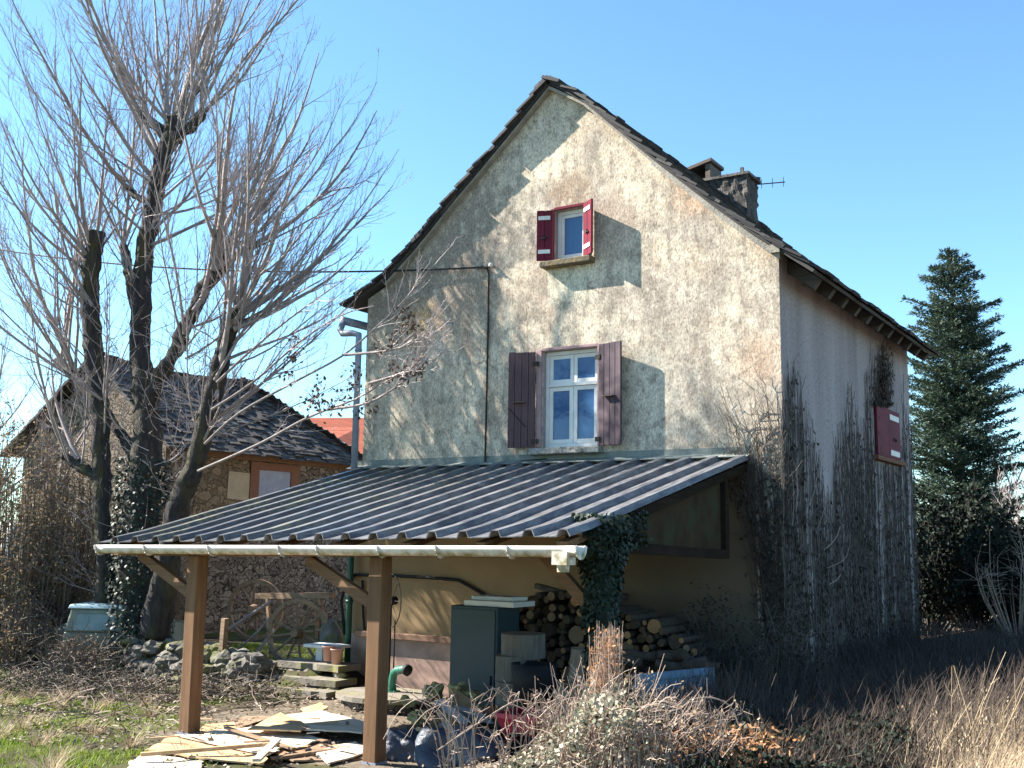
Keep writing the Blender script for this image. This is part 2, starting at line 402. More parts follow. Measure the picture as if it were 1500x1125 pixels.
m_redplastic = rough_mat('red_plastic', (.42,.035,.06), (.30,.03,.05), 5, .45, .1, spec=.4)
m_black = rough_mat('black_rubber', (.012,.012,.013), (.022,.021,.021), 6, .7, .2)
m_foam = rough_mat('olive_foam', (.36,.31,.14), (.22,.19,.09), 6, .95, .8, 14, .03)
m_card = rough_mat('brown_cardboard', (.26,.17,.10), (.17,.11,.07), 4, .9, .3)
m_bag = rough_mat('blue_grey_plastic', (.040,.048,.068), (.075,.085,.11), 4, .45, .6, 9, .05, spec=.4)
m_greysheet = rough_mat('grey_sheet', (.30,.32,.37), (.20,.21,.25), 4, .5, .3)
m_van = rough_mat('turquoise_paint', (.36,.48,.50), (.28,.40,.42), 3, .4, .05, spec=.5)
m_vanlow = rough_mat('dull_green_paint', (.20,.215,.165), (.13,.14,.105), 3, .5, .1)
m_panel = rough_mat('dirty_panel', (.060,.038,.022), (.035,.024,.015), 3, .9, .2, spec=.03, c3=(.045,.045,.025), s3=2.5)
m_greywood = wood('grey_weathered_wood', (.34,.225,.14), (.17,.115,.075), 0, 1)
m_litter = leaf_mat('leaf_litter', [(.16,.115,.08), (.26,.20,.15), (.10,.075,.055), (.36,.30,.24)], .85)
def groundm():
    t = NT('earth'); p = t.pos()
    col = t.mix(t.ramp(t.noise(p, .8, 8, .65), [(.35, 0.), (.65, 1.)]), (.045,.034,.025), (.085,.068,.047))
    X, Y, Z = t.sep(p)
    gr = t.ramp(t.noise(p, 1.1, 6, .6), [(.42, 0.), (.56, 1.)])
    col = t.mix(t.math('MULTIPLY', gr, t.ramp(X, [(0., 1.), (1., .35)])), col, (.085,.105,.025))
    fl = t.math('MULTIPLY', t.math('GREATER_THAN', Y, -5.2), t.math('GREATER_THAN', X, .4))
    col = t.mix(fl, col, t.mix(t.noise(p, 5, 8), (.11,.088,.065), (.20,.165,.125)))
    return t.fin(col, .95, t.bump(t.noise(p, 9, 8, .7), .8, .05), .1)
m_ground = groundm()

# ------------------------------------------------------------------ ground
def axis_pts(lo, hi, fine, far):
    a = list(np.arange(lo, hi+1e-6, fine)); s = fine; x = lo; L = []
    while x > -far: s *= 1.5; x -= s; L.append(x)
    s = fine; x = hi; Rr = []
    while x < far: s *= 1.5; x += s; Rr.append(x)
    return L[::-1]+a+Rr
xs = axis_pts(-16, 18, .3, 900); ys = axis_pts(-16, 18, .3, 900)
mb = MB()
for y in ys:
    for x in xs:
        z = gz(x, y)
        if -20 < x < 22 and -18 < y < 22: z += .05*mn.noise(Vector((x*.9, y*.9, 0)))+.03*mn.noise(Vector((x*3, y*3, 4)))
        mb.v.append((x, y, z))
nx = len(xs)
for j in range(len(ys)-1):
    for i in range(nx-1): mb.f.append((j*nx+i, j*nx+i+1, (j+1)*nx+i+1, (j+1)*nx+i))
tag(mb.build('ground', m_ground, smooth=True), 'rough earth yard with leaf litter and patchy turf round the old house', 'ground', kind='structure')

# ------------------------------------------------------------------ house
W, L = 7.6, 7.7
PL = [(-.46,4.23), (0.48,4.66), (1.08,5.13), (1.8,5.79), (2.5,6.39), (3.17,6.98), (3.83,7.58)]
PR = [(8.22,3.80), (7.65,4.24), (7.27,4.54), (6.76,4.98), (6.23,5.47), (5.67,5.99), (5.09,6.57), (4.47,7.17), (3.83,7.58)]
TH = .15
def ztop(x):
    pts = PL if x <= 3.83 else PR[::-1]
    for (a, za), (b, zb) in zip(pts, pts[1:]):
        if a <= x <= b: return za+(zb-za)*(x-a)/(b-a)-TH-.02
    return 4.
house = thing('farmhouse', 'tall old rendered house with steep dark slate roof and bare cream gable', 'house', (3.8, 3.8, -2.2))
LW = (3.70, 4.70, 1.46, 3.00); UW = (3.90, 4.46, 4.46, 5.30)        # clear openings x0,x1,z0,z1
mb = MB()
bx = sorted(set([0, .48, 1.08, 1.8, 2.5, 3.17, LW[0], 3.83, UW[0], UW[1], LW[1], 5.09, 5.67, 6.23, 6.76, 7.27, W]))
for a, b in zip(bx, bx[1:]):
    holes = [h for h in (LW, UW) if h[0] <= a+1e-6 and b <= h[1]+1e-6]
    zs = [-3.1]
    for h in holes: zs += [h[2], h[3]]
    k = 0
    while k < len(zs):
        z0 = zs[k]; last = k+1 >= len(zs)
        za, zb = (ztop(a), ztop(b)) if last else (zs[k+1], zs[k+1])
        mb.add([(a,0,z0),(b,0,z0),(b,0,zb),(a,0,za)], [(0,1,2,3)])
        k += 2
for x0, x1, z0, z1 in (LW, UW):                                      # reveals
    d = .32
    mb.add([(x0,0,z0),(x0,d,z0),(x0,d,z1),(x0,0,z1)], [(0,1,2,3)]); mb.add([(x1,0,z0),(x1,0,z1),(x1,d,z1),(x1,d,z0)], [(0,1,2,3)])
    mb.add([(x0,0,z1),(x0,d,z1),(x1,d,z1),(x1,0,z1)], [(0,1,2,3)]); mb.add([(x0,0,z0),(x1,0,z0),(x1,d,z0),(x0,d,z0)], [(0,1,2,3)])
    mb.add([(x0,d,z0),(x1,d,z0),(x1,d,z1),(x0,d,z1)], [(0,1,2,3)])
zr, zl = ztop(W), ztop(0)
mb.add([(W,0,-3.1),(W,L,-3.1),(W,L,zr),(W,0,zr)], [(0,1,2,3)])
mb.add([(0,0,-3.1),(0,0,zl),(0,L,zl),(0,L,-3.1)], [(0,1,2,3)])
bk = [(x, L, ztop(x)) for x in bx]
mb.add([(W,L,-3.1),(0,L,-3.1)]+bk, [tuple(range(len(bk)+2))])
mb.box((-.16,.0,-3.1), (-.001,.5,.6))                                # old quoin pad behind the downpipe
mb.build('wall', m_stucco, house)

# roof of stone slates
def prof(pts):
    P = [Vector((a, 0, b)) for a, b in pts]; Ls = [0]
    for a, b in zip(P, P[1:]): Ls.append(Ls[-1]+(b-a).length)
    def ev(s):
        s = max(-.3, min(s, Ls[-1]+.2))
        for i in range(len(P)-1):
            if s <= Ls[i+1] or i == len(P)-2:
                t = (s-Ls[i])/(Ls[i+1]-Ls[i]); return P[i]+(P[i+1]-P[i])*t, (P[i+1]-P[i]).normalized()
    return ev, Ls[-1]
mb = MB(); yA, yB = -.20, L+.28
for pts, sg in ((PL, 1), (PR, -1)):
    ev, T = prof(pts)
    N = lambda t: Vector((-t.z*sg, 0, t.x*sg)) if sg > 0 else Vector((t.z, 0, -t.x))
    # boards under the slates
    st = list(np.linspace(.03, T, 14)); 
    for a, b in zip(st, st[1:]):
        pa, ta = ev(a); pb, tb = ev(b); na, nb = N(ta), N(tb)
        q = [pa-na*.12, pb-nb*.12, pb-nb*.075, pa-na*.075]
        mb.add([p+Vector((0,yA+.05,0)) for p in q]+[p+Vector((0,yB-.05,0)) for p in q],
               [(0,1,2,3),(4,7,6,5),(0,4,5,1),(1,5,6,2),(2,6,7,3),(3,7,4,0)])
    s = 0; row = 0
    while s < T-.12:
        y = yA+jit(.05)
        while y < yB:
            w = rnd.uniform(.22, .46); ln = rnd.uniform(.30, .42); j0 = jit(.035)
            p0, t0 = ev(s+j0-.02); p1, t1 = ev(min(s+ln, T+.03)); n0, n1 = N(t0), N(t1)
            th = rnd.uniform(.030, .052); lift = rnd.uniform(.0, .03)
            y1 = min(y+w-.012, yB+jit(.05)); yy = Vector((0, y, 0)); y2 = Vector((0, y1, 0))
            a0 = p0-n0*(.055-lift); a1 = p1-n1*.09
            c1, c2 = jit(.03), jit(.03)
            mb.add([a0+yy+t0*c1, a0+y2+t0*c2, a1+y2, a1+yy, a0+yy+n0*th+t0*c1, a0+y2+n0*th+t0*c2, a1+y2+n1*th, a1+yy+n1*th],
                   [(0,1,2,3),(4,7,6,5),(0,4,5,1),(1,5,6,2),(2,6,7,3),(3,7,4,0)])
            y += w
        s += rnd.uniform(.155, .185); row += 1
roof = mb.build('roof', m_slate, house, recalc=True)
mb = MB()
y = yA
while y < yB:
    w = rnd.uniform(.3, .5); d = jit(.015)
    mb.poly([Vector((3.60,y,7.44+d)), Vector((3.83,y,7.585+d)), Vector((4.08,y,7.46+d)), Vector((4.08,y,7.42+d)), Vector((3.83,y,7.53+d)), Vector((3.60,y,7.40+d))], (0, w-.01, 0)); y += w
mb.build('ridge_cap', m_ridge, roof, recalc=True)
# chimney on the right slope
bmc = bmesh.new(); bmesh.ops.create_cube(bmc, size=1); bmesh.ops.subdivide_edges(bmc, edges=bmc.edges, cuts=22, use_grid_fill=True)
for v in bmc.verts:
    q = Vector((4.94+v.co.x*1.04, 4.85+v.co.y*.60, 6.0+v.co.z*2.04)); nn_ = Vector((round(v.co.x*2*.99)*(abs(v.co.x) > .49), round(v.co.y*2*.99)*(abs(v.co.y) > .49), 0))
    dist, pts_ = mn.voronoi(Vector((q.x*5, q.y*5, q.z*7))); k = min(1, (dist[1]-dist[0])*2.2)
    v.co = q+nn_*(.05*k-.02+.03*mn.noise(q*6))
ch = MB(); ch.add([v.co for v in bmc.verts], [tuple(v.index for v in f.verts) for f in bmc.faces]); bmc.free()
chim = ch.build('chimney', rough_mat('chimney_rock', (.05,.046,.044), (.115,.105,.095), 6, .95, .7, 18, .03), roof)
mb = MB(); mb.box((4.36,4.5,7.022), (5.52,5.2,7.075))
for i in range(14): mb.blob((rnd.uniform(4.4,5.5), rnd.uniform(4.52,5.18), 7.08), .12, .1, .035, i, .3, 1)
mb.box((5.28,4.7,7.08), (5.34,4.76,7.24)); mb.build('crown', m_ridge, chim)
mb = MB()
mb.obox((4.36, 4.85, 7.36), Vector((.40,0,.09)), Vector((0,.34,0)), Vector((0,0,.03)))
mb.box((4.62,4.56,7.06), (4.72,5.14,7.38)); mb.box((4.0,4.60,6.6), (4.08,5.12,7.25))
mb.build('cap_slab', m_oldwood, chim)
mb = MB(); mb.tube([(5.44,5.0,6.95),(5.95,5.35,7.02)], .012, 5)
for k in (.25,.6,.95):
    p = Vector((5.44,5.0,6.95)).lerp(Vector((5.95,5.35,7.02)), k); mb.tube([p-Vector((0,0,.09)), p+Vector((0,0,.10))], .007, 4)
mb.build('antenna', m_iron, chim)
# rafter tails and eaves boards on the weather side
for i in range(11):
    y = .42+i*.70; mb = MB()
    mb.bar((7.42, y, 4.13), (8.02, y, 3.68), .17, .13, Vector((0,1,0)))
    mb.build('rafter_tail', m_raft, house)
mb = MB(); mb.bar((7.60,-.17,4.13),(7.60,.06,4.13), .14,.12); mb.build('wall_plate', m_mortar, house)
# mortared verges
for pts, nm in ((PL[1:], 0), (PR[1:], 1)):
    mb = MB()
    for (a, za), (b, zb) in zip(pts, pts[1:]):
        da = .15 if nm == 0 else .16; db = da + (.07 if nm and a > 6.1 else .03)
        mb.poly([Vector((a,-.11,za-da)), Vector((b,-.11,zb-da)), Vector((b,-.11,zb-db-.03)), Vector((a,-.11,za-db-.03))], (0,.108,0))
    mb.build('verge_board', m_mortar, house, recalc=True)
# left gutter hopper and downpipe
mb = MB(); mb.tube([(-.56,-.05,3.93),(-.56,2.,3.95),(-.56,7.8,3.97)], .075, 10); mb.build('eaves_gutter', m_zinc, house, True)
mb = MB()
mb.tube([(-.55,-.02,3.92),(-.55,-.10,3.74),(-.46,-.14,3.66),(-.2,-.15,3.64),(-.06,-.15,3.60),(-.055,-.15,3.45),(-.055,-.15,1.1)], .058, 12)
for z in (3.3, 2.2): mb.tube([(-.055,-.15,z),(-.055,-.15,z+.04)], .068, 12)
mb.build('downpipe', m_zinc, house, True)
mb = MB(); mb.tube([(-.055,-.15,1.095),(-.055,-.15,-2.55)], .052, 12)
for z in (-.3, -1.1): mb.tube([(-.055,-.15,z),(-.055,-.15,z+.05)], .066, 12)
mb.build('lower_downpipe', m_dgreen, house, True)
# ledge over the pink base coat
mb = MB(); mb.box((.05,-.12,-1.66),(3.0,-.002,-1.56)); bevel(mb.build('ledge', rough_mat('brown_ledge',(.22,.12,.08),(.33,.2,.14),6), house), .01)

def window(x0, x1, z0, z1, two, trans, sillm, sx0, sx1, sz):
    fr = .055; y = .10
    mb = MB()
    def ring(a, b, c, d, y0, y1, w):
        mb.box((a,y0,c),(a+w,y1,d)); mb.box((b-w,y0,c),(b,y1,d)); mb.box((a+w,y0+.002,d-w),(b-w,y1,d)); mb.box((a+w,y0+.002,c),(b-w,y1,c+w))
    ring(x0+.004, x1-.004, z0+.004, z1-.004, y, y+.10, fr)
    root = mb.build('window', m_white, house, label='white framed casement window between %s shutters' % ('plum brown' if two else 'dark red'))
    gx = []
    mbf = MB(); mb = mbf
    a, b, c, d = x0+fr+.008, x1-fr-.008, z0+fr+.008, z1-fr-.008
    if two:
        m = (a+b)/2; zt = c+(d-c)*.66
        mb.box((a,y-.012,zt-.025),(b,y+.04,zt+.025))
        for p, q in ((a, m-.004), (m+.004, b)):
            ring(p, q, c, zt-.03, y+.015, y+.055, .065); ring(p, q, zt+.03, d, y+.03, y+.07, .06)
            gx += [(p+.06, q-.06, c+.06, zt-.09), (p+.055, q-.055, zt+.085, d-.055)]
    else:
        ring(a, b, c, d, y+.015, y+.055, .05); gx = [(a+.045, b-.045, c+.045, d-.045)]
    mbf.build('casement', m_white, root)
    for p, q, r, s in gx:
        g = MB(); g.box((p,y+.034,r),(q,y+.042,s)); g.build('pane', m_glass, root)
    mb = MB(); mb.box((sx0,-.17,sz-.10),(sx1,.06,sz)); bevel(mb.build('sill', sillm, root), .015)
    return root
lw = window(*LW, True, True, m_sill2, 3.52, 4.80, 1.44)
uw = window(*UW, False, False, m_sill, 3.72, 4.64, 4.44)
mb = MB(); mb.box((3.60,-.035,1.46),(3.698,.05,3.03)); mb.box((4.702,-.03,1.46),(4.74,.04,3.04)); mb.box((3.698,-.03,3.002),(4.702,.05,3.05))
bevel(mb.build('outer_frame', rough_mat('pinkish_frame',(.36,.24,.24),(.26,.17,.17),7), lw), .006)
mb = MB(); mb.box((3.84,-.03,4.46),(3.897,.05,5.33)); mb.box((4.463,-.03,4.46),(4.50,.05,5.33)); mb.box((3.897,-.03,5.302),(4.463,.05,5.35))
bevel(mb.build('outer_frame', m_red, uw), .006)

def shutter(hx, sgn, z0, z1, w, ang, mat, plates, boards, extra, label):
    """hinge at x=hx, leaf runs away from the window (sgn) swung ang off the wall"""
    d = Vector((sgn*math.cos(ang), -math.sin(ang), 0)); n = Vector((-d.y*-1*sgn if False else 0,0,0))
    n = Vector((math.sin(ang)*-sgn, -math.cos(ang), 0)); h = Vector((hx, -.055, 0)); zz = Vector((0,0,1))
    mb = MB(); bw = w/boards
    for k in range(boards):
        c = h+d*(bw*(k+.5))+zz*((z0+z1)/2+jit(.004))
        mb.obox(c, d*(bw/2-.004), n*.015, zz*((z1-z0)/2+jit(.004)))
    mb.obox(h+d*w/2+zz*(z0+z1)/2-n*.012, d*(w/2-.006), n*.008, zz*((z1-z0)/2-.01))
    sh = bevel(mb.build('shutter', mat, house, label=label), .004)
    if plates:
        for zc in (z0+.15, z1-.13):
            mb = MB(); mb.obox(h+d*(w*.52)+zz*zc+n*.022, d*(w*.36), n*.006, zz*.032); mb.build('hinge_plate', m_plate, sh)
        mb = MB(); c = h+d*w*.5+zz*(z0+.38)+n*.03; mb.tube([c-d*.05+zz*.02, c, c+d*.07-zz*.02], .012, 6); mb.obox(c, d*.02, n*.015, zz*.03); mb.build('latch', m_iron, sh)
    else:
        for zc in (z0+.1, z1-.2):
            mb = MB(); mb.obox(h-d*.01+zz*zc+n*.02, d*.05, n*.012, zz*.035); mb.build('hinge', m_iron, sh)
        mb = MB(); c = h+d*w*.55+zz*(z0+(z1-z0)*.47)+n*.055; mb.obox(c, d*.11, n*.04, zz*.006); mb.build('ledge_bar', m_oldwood, sh)
        if extra:
            mb = MB(); c = h+d*w*.5+zz*(z0+.5)+n*.022; mb.tube([c+d*.2+zz*.13, c-d*.08-zz*.17], .008, 5); mb.build('stay_hook', m_iron, sh)
    return sh
shutter(3.60, -1, 1.46, 3.00, .46, R(13), m_plum, False, 4, True, 'weathered plum brown shutter on the left of the lower window')
shutter(4.75, 1, 1.45, 3.02, .47, R(17), m_plumdk, False, 4, False, 'dark purple shutter on the right of the lower window')
shutter(3.90, -1, 4.46, 5.30, .27, R(20), m_red, True, 2, False, 'narrow dark red shutter left of the attic window')
shutter(4.47, 1, 4.44, 5.32, .30, R(36), m_red, True, 2, False, 'dark red shutter right of the attic window, swung out')
# closed side shutters on the x=W wall
for y0, y1, pl in ((4.92,5.75,0),(5.76,6.58,1)):
    mb = MB(); mb.box((W+.02,y0,1.60),(W+.06,y1,2.50)); sh = bevel(mb.build('shutter', m_red, house, label='closed dark red shutter leaf on the shaded side wall'), .004)
    if pl:
        for zc in (1.70, 2.36):
            mb = MB(); mb.box((W+.062,y0+.05,zc-.05),(W+.07,y1-.1,zc+.05)); mb.build('hinge_plate', m_plate, sh)
        mb = MB(); mb.tube([(W+.075,y0+.3,1.98),(W+.09,y0+.4,1.93),(W+.075,y0+.5,1.98)], .012, 5); mb.build('latch', m_iron, sh)
mb = MB(); mb.box((W+.002,4.7,1.50),(W+.12,6.75,1.58)); bevel(mb.build('side_sill', m_brick, house), .01)

# ------------------------------------------------------------------ lean-to shelter
lt = thing('lean_to_shelter', 'open timber shelter with dark ribbed metal roof against the gable', 'shelter', (3.5, -2.5, -2.4))
XL, XR, YE = -.25, 7.14, -5.0
def zroof(x, y):                # sheet plane
    ze = -.10+(.055+.10)*(x-XL)/(XR-XL); zt = 1.19
    return zt+(ze-zt)*(y/YE)
mb = MB(); rib = .41; nr = 18; prof_ = []
x = XL
while x < XR-.01:
    for dx, h in ((0,0),(rib-.155,0),(rib-.125,.068),(rib-.03,.068)):
        if x+dx <= XR: prof_.append((x+dx, h))
    x += rib
prof_.append((XR, 0))
ysn = 14
for j in range(ysn+1):
    y = YE*j/ysn
    for px_, h in prof_: mb.v.append((px_, y-(.10 if j == ysn else 0), zroof(px_, y)+h+.006*mn.noise(Vector((px_*1.3, y*1.3, 0)))))
n_ = len(prof_)
for j in range(ysn):
    for i in range(n_-1): mb.f.append((j*n_+i, (j+1)*n_+i, (j+1)*n_+i+1, j*n_+i+1))
sh = mb.build('roof_sheet', m_sheet, lt)
sd = sh.modifiers.new('thick', 'SOLIDIFY'); sd.thickness = .012; sd.offset = -1
mb = MB()
mb.add([(XL,-.15,1.215),(XR,-.15,1.215),(XR,-.004,1.27),(XL,-.004,1.27),(XL,-.004,1.36),(XR,-.004,1.36)], [(0,1,2,3),(3,2,5,4)])
fl = mb.build('flashing', rough_mat('mortar_fillet',(.24,.25,.22),(.13,.15,.14),5,.8,.6,14,.02), sh); 
s2 = fl.modifiers.new('thick','SOLIDIFY'); s2.thickness = .012
# half-round gutter
mb = MB(); seg = 40; K = 9; gy = -5.17
def gzz(x): return -.20+.013*(x-XL)
gp = []
for i in range(seg+1):
    x = -.10+(7.30+.10)*i/seg
    for k in range(K):
        an = math.pi*(k/(K-1)); gp.append((x, gy-math.cos(an)*.085, gzz(x)+.06-math.sin(an)*.105))
mb.v += gp
for i in range(seg):
    for k in range(K-1): mb.f.append((i*K+k, (i+1)*K+k, (i+1)*K+k+1, i*K+k+1))
mb.f.append(tuple(range(K))); mb.f.append(tuple(seg*K+k for k in range(K)))
gut = mb.build('gutter', m_gutter, lt, True); s3 = gut.modifiers.new('t','SOLIDIFY'); s3.thickness = .008
for x in (-.10, .9, 2.1, 3.3, 3.9, 4.8, 5.6, 6.5, 7.3):
    mb = MB()
    for k in range(K-1):
        a0, a1 = math.pi*k/(K-1), math.pi*(k+1)/(K-1)
        mb.bar((x, gy-math.cos(a0)*.098, gzz(x)+.06-math.sin(a0)*.118), (x, gy-math.cos(a1)*.098, gzz(x)+.06-math.sin(a1)*.118), .04, .012, Vector((1,0,0)))
    mb.build('gutter_bracket', m_gutter, gut)
mb = MB(); mb.tube([(7.10,gy,-.13),(7.10,gy,-.22),(7.10,gy,-.30)], [.07,.065,.06], 12); mb.box((7.02,gy-.09,-.23),(7.19,gy+.09,-.10)); mb.build('outlet', m_gutter, gut)
# timber
posts = [(1.46,-4.85),(4.51,-4.85),(7.0,-4.15)]
for i, (x, y) in enumerate(posts):
    z0 = gz(x, y)-.1 if i < 2 else gz(x, y)-.1
    mb = MB(); w = .095
    z1 = -.215+.115*(x+.15)/7.25-.064 if i < 2 else .02
    k = (.012, -.006, 0)[i]
    mb.add([(x-w+k,y-w,z0),(x+w+k,y-w,z0),(x+w+k,y+w,z0),(x-w+k,y+w,z0),(x-w,y-w,z1),(x+w,y-w,z1),(x+w,y+w,z1),(x-w,y+w,z1)],
           [(0,3,2,1),(4,5,6,7),(0,1,5,4),(1,2,6,5),(2,3,7,6),(3,0,4,7)])
    po = bevel(mb.build('post', m_beam, lt), .012)
    if i < 2:
        mb = MB(); zf = gz(x, y)
        mb.box((x-.102+k,y-.102,zf-.03),(x+.102+k,y+.102,zf+.05))
        mb.build('post_shoe', m_zinc, po)
    if i < 2:
        mb = MB(); mb.bar((x-1.12,y,-.26),(x-.08,y,-.74), .09, .13, Vector((0,0,1))); bevel(mb.build('brace', m_beamx, lt), .008)
    else:
        mb = MB(); mb.bar((x-.75,y-.02,-.12),(x-.08,y-.02,-.75), .09, .13, Vector((0,0,1))); bevel(mb.build('brace', m_beamx, lt), .008)
mb = MB(); mb.bar((-.15,-4.85,-.215),(7.1,-4.85,-.10), .16, .13); bevel(mb.build('eaves_beam', m_beamx, lt), .01)
for i in range(8):
    x = .0+i*1.0; mb = MB(); mb.bar((x,-.02,zroof(x,0)-.10),(x,YE-.02,zroof(x,YE)-.09), .07, .13, Vector((1,0,0))); mb.build('rafter', m_beam, lt)
for k in range(4):
    y = -.6-k*1.4; mb = MB(); mb.bar((XL+.05,y,zroof(XL,y)-.022),(XR-.05,y,zroof(XR,y)-.022), .06, .03); mb.build('batten', m_beamx, lt)
# closed triangle at the right end
mb = MB(); y0, y1 = -3.7, -.86
mb.poly([Vector((7.03,y0,-.08)), Vector((7.03,y1,-.16)), Vector((7.03,y1,zroof(7.03,y1)-.05)), Vector((7.03,y0,zroof(7.03,y0)-.05))], (.012,0,0))
ep = mb.build('end_panel', m_panel, lt)
mb = MB(); mb.bar((7.075,y0,-.06),(7.075,y1-.05,-.14), .06, .12); mb.build('panel_rail', m_darkframe, ep)
mb = MB(); mb.box((7.04,y1-.05,-.20),(7.11,y1+.07,.86)); mb.build('panel_stile', m_darkframe, ep)
mb = MB(); mb.bar((7.075,y0,zroof(7.07,y0)-.08),(7.075,-.02,1.08), .06, .12); mb.build('barge_board', m_darkframe, lt)

# ------------------------------------------------------------------ cables
cb = thing('power_cable', 'thin black power cable swooping to the gable and running down it', 'cable', (2.9, -.1, 4.0))
mb = MB(); pts = []
A = DP(-60, 355, 26); B = YP(718, 391, -.06)
for i in range(25):
    t = i/24; p = A.lerp(B, t); p.z -= .55*4*t*(1-t)*.6; pts.append(p)
mb.tube(pts, .016, 6)
mb.build('span', m_iron, cb)
mb = MB(); q = [YP(u, v, -.03) for u, v in ((705,390),(714,393),(716,402),(715,480),(713,570),(711,660),(710,688))]; mb.tube(q, .016, 6)
mb.build('drop', m_iron, cb)
mb = MB(); mb.blob(YP(719,388,-.05), .035,.04,.045,3,.2,2); mb.tube([YP(719,388,-.0),YP(719,388,-.1)], .012, 6); mb.build('insulator', m_white, cb)
mb = MB(); mb.tube([YP(u, v, -.03) for u, v in ((520,695),(580,688),(650,683),(712,680),(800,672))], .009, 5); tag(recenter(mb.build('wall_wire', m_iron)), 'thin wire along the wall just above the shelter roof', 'wire')
hs = MB(); hs.tube([YP(u, v, -.05) for u, v in ((505,930),(500,880),(508,850),(520,842),(575,843),(640,847),(672,850),(690,860),(712,873),(740,880),(775,884))], .028, 8)
tag(recenter(hs.build('black_hose', m_black, None, True)), 'black hose clipped along the cream wall under the shelter', 'hose')
hs = MB(); hs.tube([YP(u, v, -.05) for u, v in ((531,850),(532,900),(534,925),(540,932))], .022, 8)
tag(recenter(hs.build('black_hose', m_black, None, True)), 'short black hose hanging straight down behind the second post', 'hose')

# ------------------------------------------------------------------ things under and around the shelter
# steel cabinet
p = YP(693, 1010, -2.3)
zb = gz(3.9, -2.3)-.02
cx0, cx1 = YP(659, 950, -2.3).x, YP(728, 950, -2.3).x
zt = YP(693, 888, -2.3).z
cabt = thing('metal_cabinet', 'tall dark slate green steel cabinet beside the woodpile', 'cabinet', ((cx0+cx1)/2, -2.05, zb))
mb = MB(); mb.box((cx0,-2.3,zb),(cx1,-1.75,zt)); bevel(mb.build('body', m_cab, cabt), .012)
mb = MB(); mb.box((cx0+.03,-2.318,zb+.08),(cx1-.03,-2.302,zt-.04)); dr = bevel(mb.build('door', m_cab, cabt), .006)
mb = MB(); mb.box((cx1-.09,-2.345,zb+.62),(cx1-.07,-2.318,zb+.74)); mb.build('handle', m_iron, dr)
fb = MB(); fb.box((cx0+.18,-2.25,zt+.002),(cx1+.22,-1.7,zt+.075)); fb.box((cx0+.2,-2.1,zt+.076),(cx1+.1,-1.7,zt+.13))
tag(recenter(bevel(fb.build('white_box', m_white), .01)), 'flat white box lying on top of the dark steel cabinet', 'box')

# green hand pump on its slab
pc = YP(560, 1040, -1.55); gzp = gz(pc.x, pc.y)
sl = thing('well_slab', 'round flat mossy well cover of stone under the green pipe', 'well cover', (pc.x, pc.y, gzp-.05))
mb = MB(); ring = []
for i in range(26):
    a = 2*math.pi*i/26; r = .80*(1+.05*mn.noise(Vector((math.cos(a)*2, math.sin(a)*2, 1)))); ring.append(Vector((pc.x+.05+math.cos(a)*r, pc.y+math.sin(a)*r*.8, gzp+.14)))
mb.poly(ring, (0,0,.07)); mb.build('cover', m_step, sl, recalc=True)
mb = MB(); mb.poly([q+(Vector((pc.x,pc.y,q.z))-q)*.12-Vector((0,0,.25)) for q in ring], (0,0,.245)); mb.build('kerb', m_stone, sl, recalc=True)
b0 = YP(574, 1032, -1.35)
gp_ = thing('green_pump_pipe', 'bent green metal pipe rising from the well cover by the pink wall', 'pump', (b0.x, b0.y, gzp+.21))
mb = MB(); zt_ = YP(580, 985, -1.35).z
mb.tube([(b0.x,b0.y,gzp+.2),(b0.x,b0.y,zt_-.10),(b0.x+.03,b0.y-.01,zt_-.02),(b0.x+.10,b0.y-.02,zt_+.035),(b0.x+.24,b0.y-.04,zt_+.06),(b0.x+.30,b0.y-.05,zt_+.065)], [.062,.062,.064,.064,.064,.07], 14); mb.build('pipe', m_green, gp_, True)
mb = MB(); mb.tube([(b0.x+.29,b0.y-.05,zt_+.065),(b0.x+.345,b0.y-.06,zt_+.05)], .085, 14); mb.build('collar', m_black, gp_, True)
mb = MB(); mb.tube([(b0.x,b0.y,gzp+.2),(b0.x,b0.y,gzp+.225)], .12, 14); mb.build('flange', m_green, gp_)

# wire framed fan
fc = YP(573, 880, -.75)
fan = thing('pedestal_fan', 'round thin wire disc on a stand half hidden by the second post', 'fan', (fc.x, fc.y, gz(fc.x, fc.y)))
mb = MB(); rr_ = .42
mb.tube([fc+Vector((math.cos(a)*rr_*.72, -math.cos(a)*rr_*.3, math.sin(a)*rr_)) for a in np.linspace(0, 2*math.pi, 33)], .009, 5)
for a in np.linspace(0, math.pi, 5)[:-1]:
    d = Vector((math.cos(a)*rr_*.72, -math.cos(a)*rr_*.3, math.sin(a)*rr_)); mb.tube([fc-d, fc+d], .005, 4)
mb.build('guard', m_iron, fan)
mb = MB(); mb.tube([(fc.x,fc.y,gz(fc.x,fc.y)-.02),fc], .018, 6); mb.tube([(fc.x+.09,fc.y,gz(fc.x,fc.y)-.02),(fc.x+.09,fc.y,fc.z-.3)], .012, 6); mb.build('stand', m_iron, fan)
mb = MB(); mb.tube([fc-Vector((0,.06,0)), fc+Vector((0,.1,0))], .07, 12); mb.build('hub', m_black, fan)

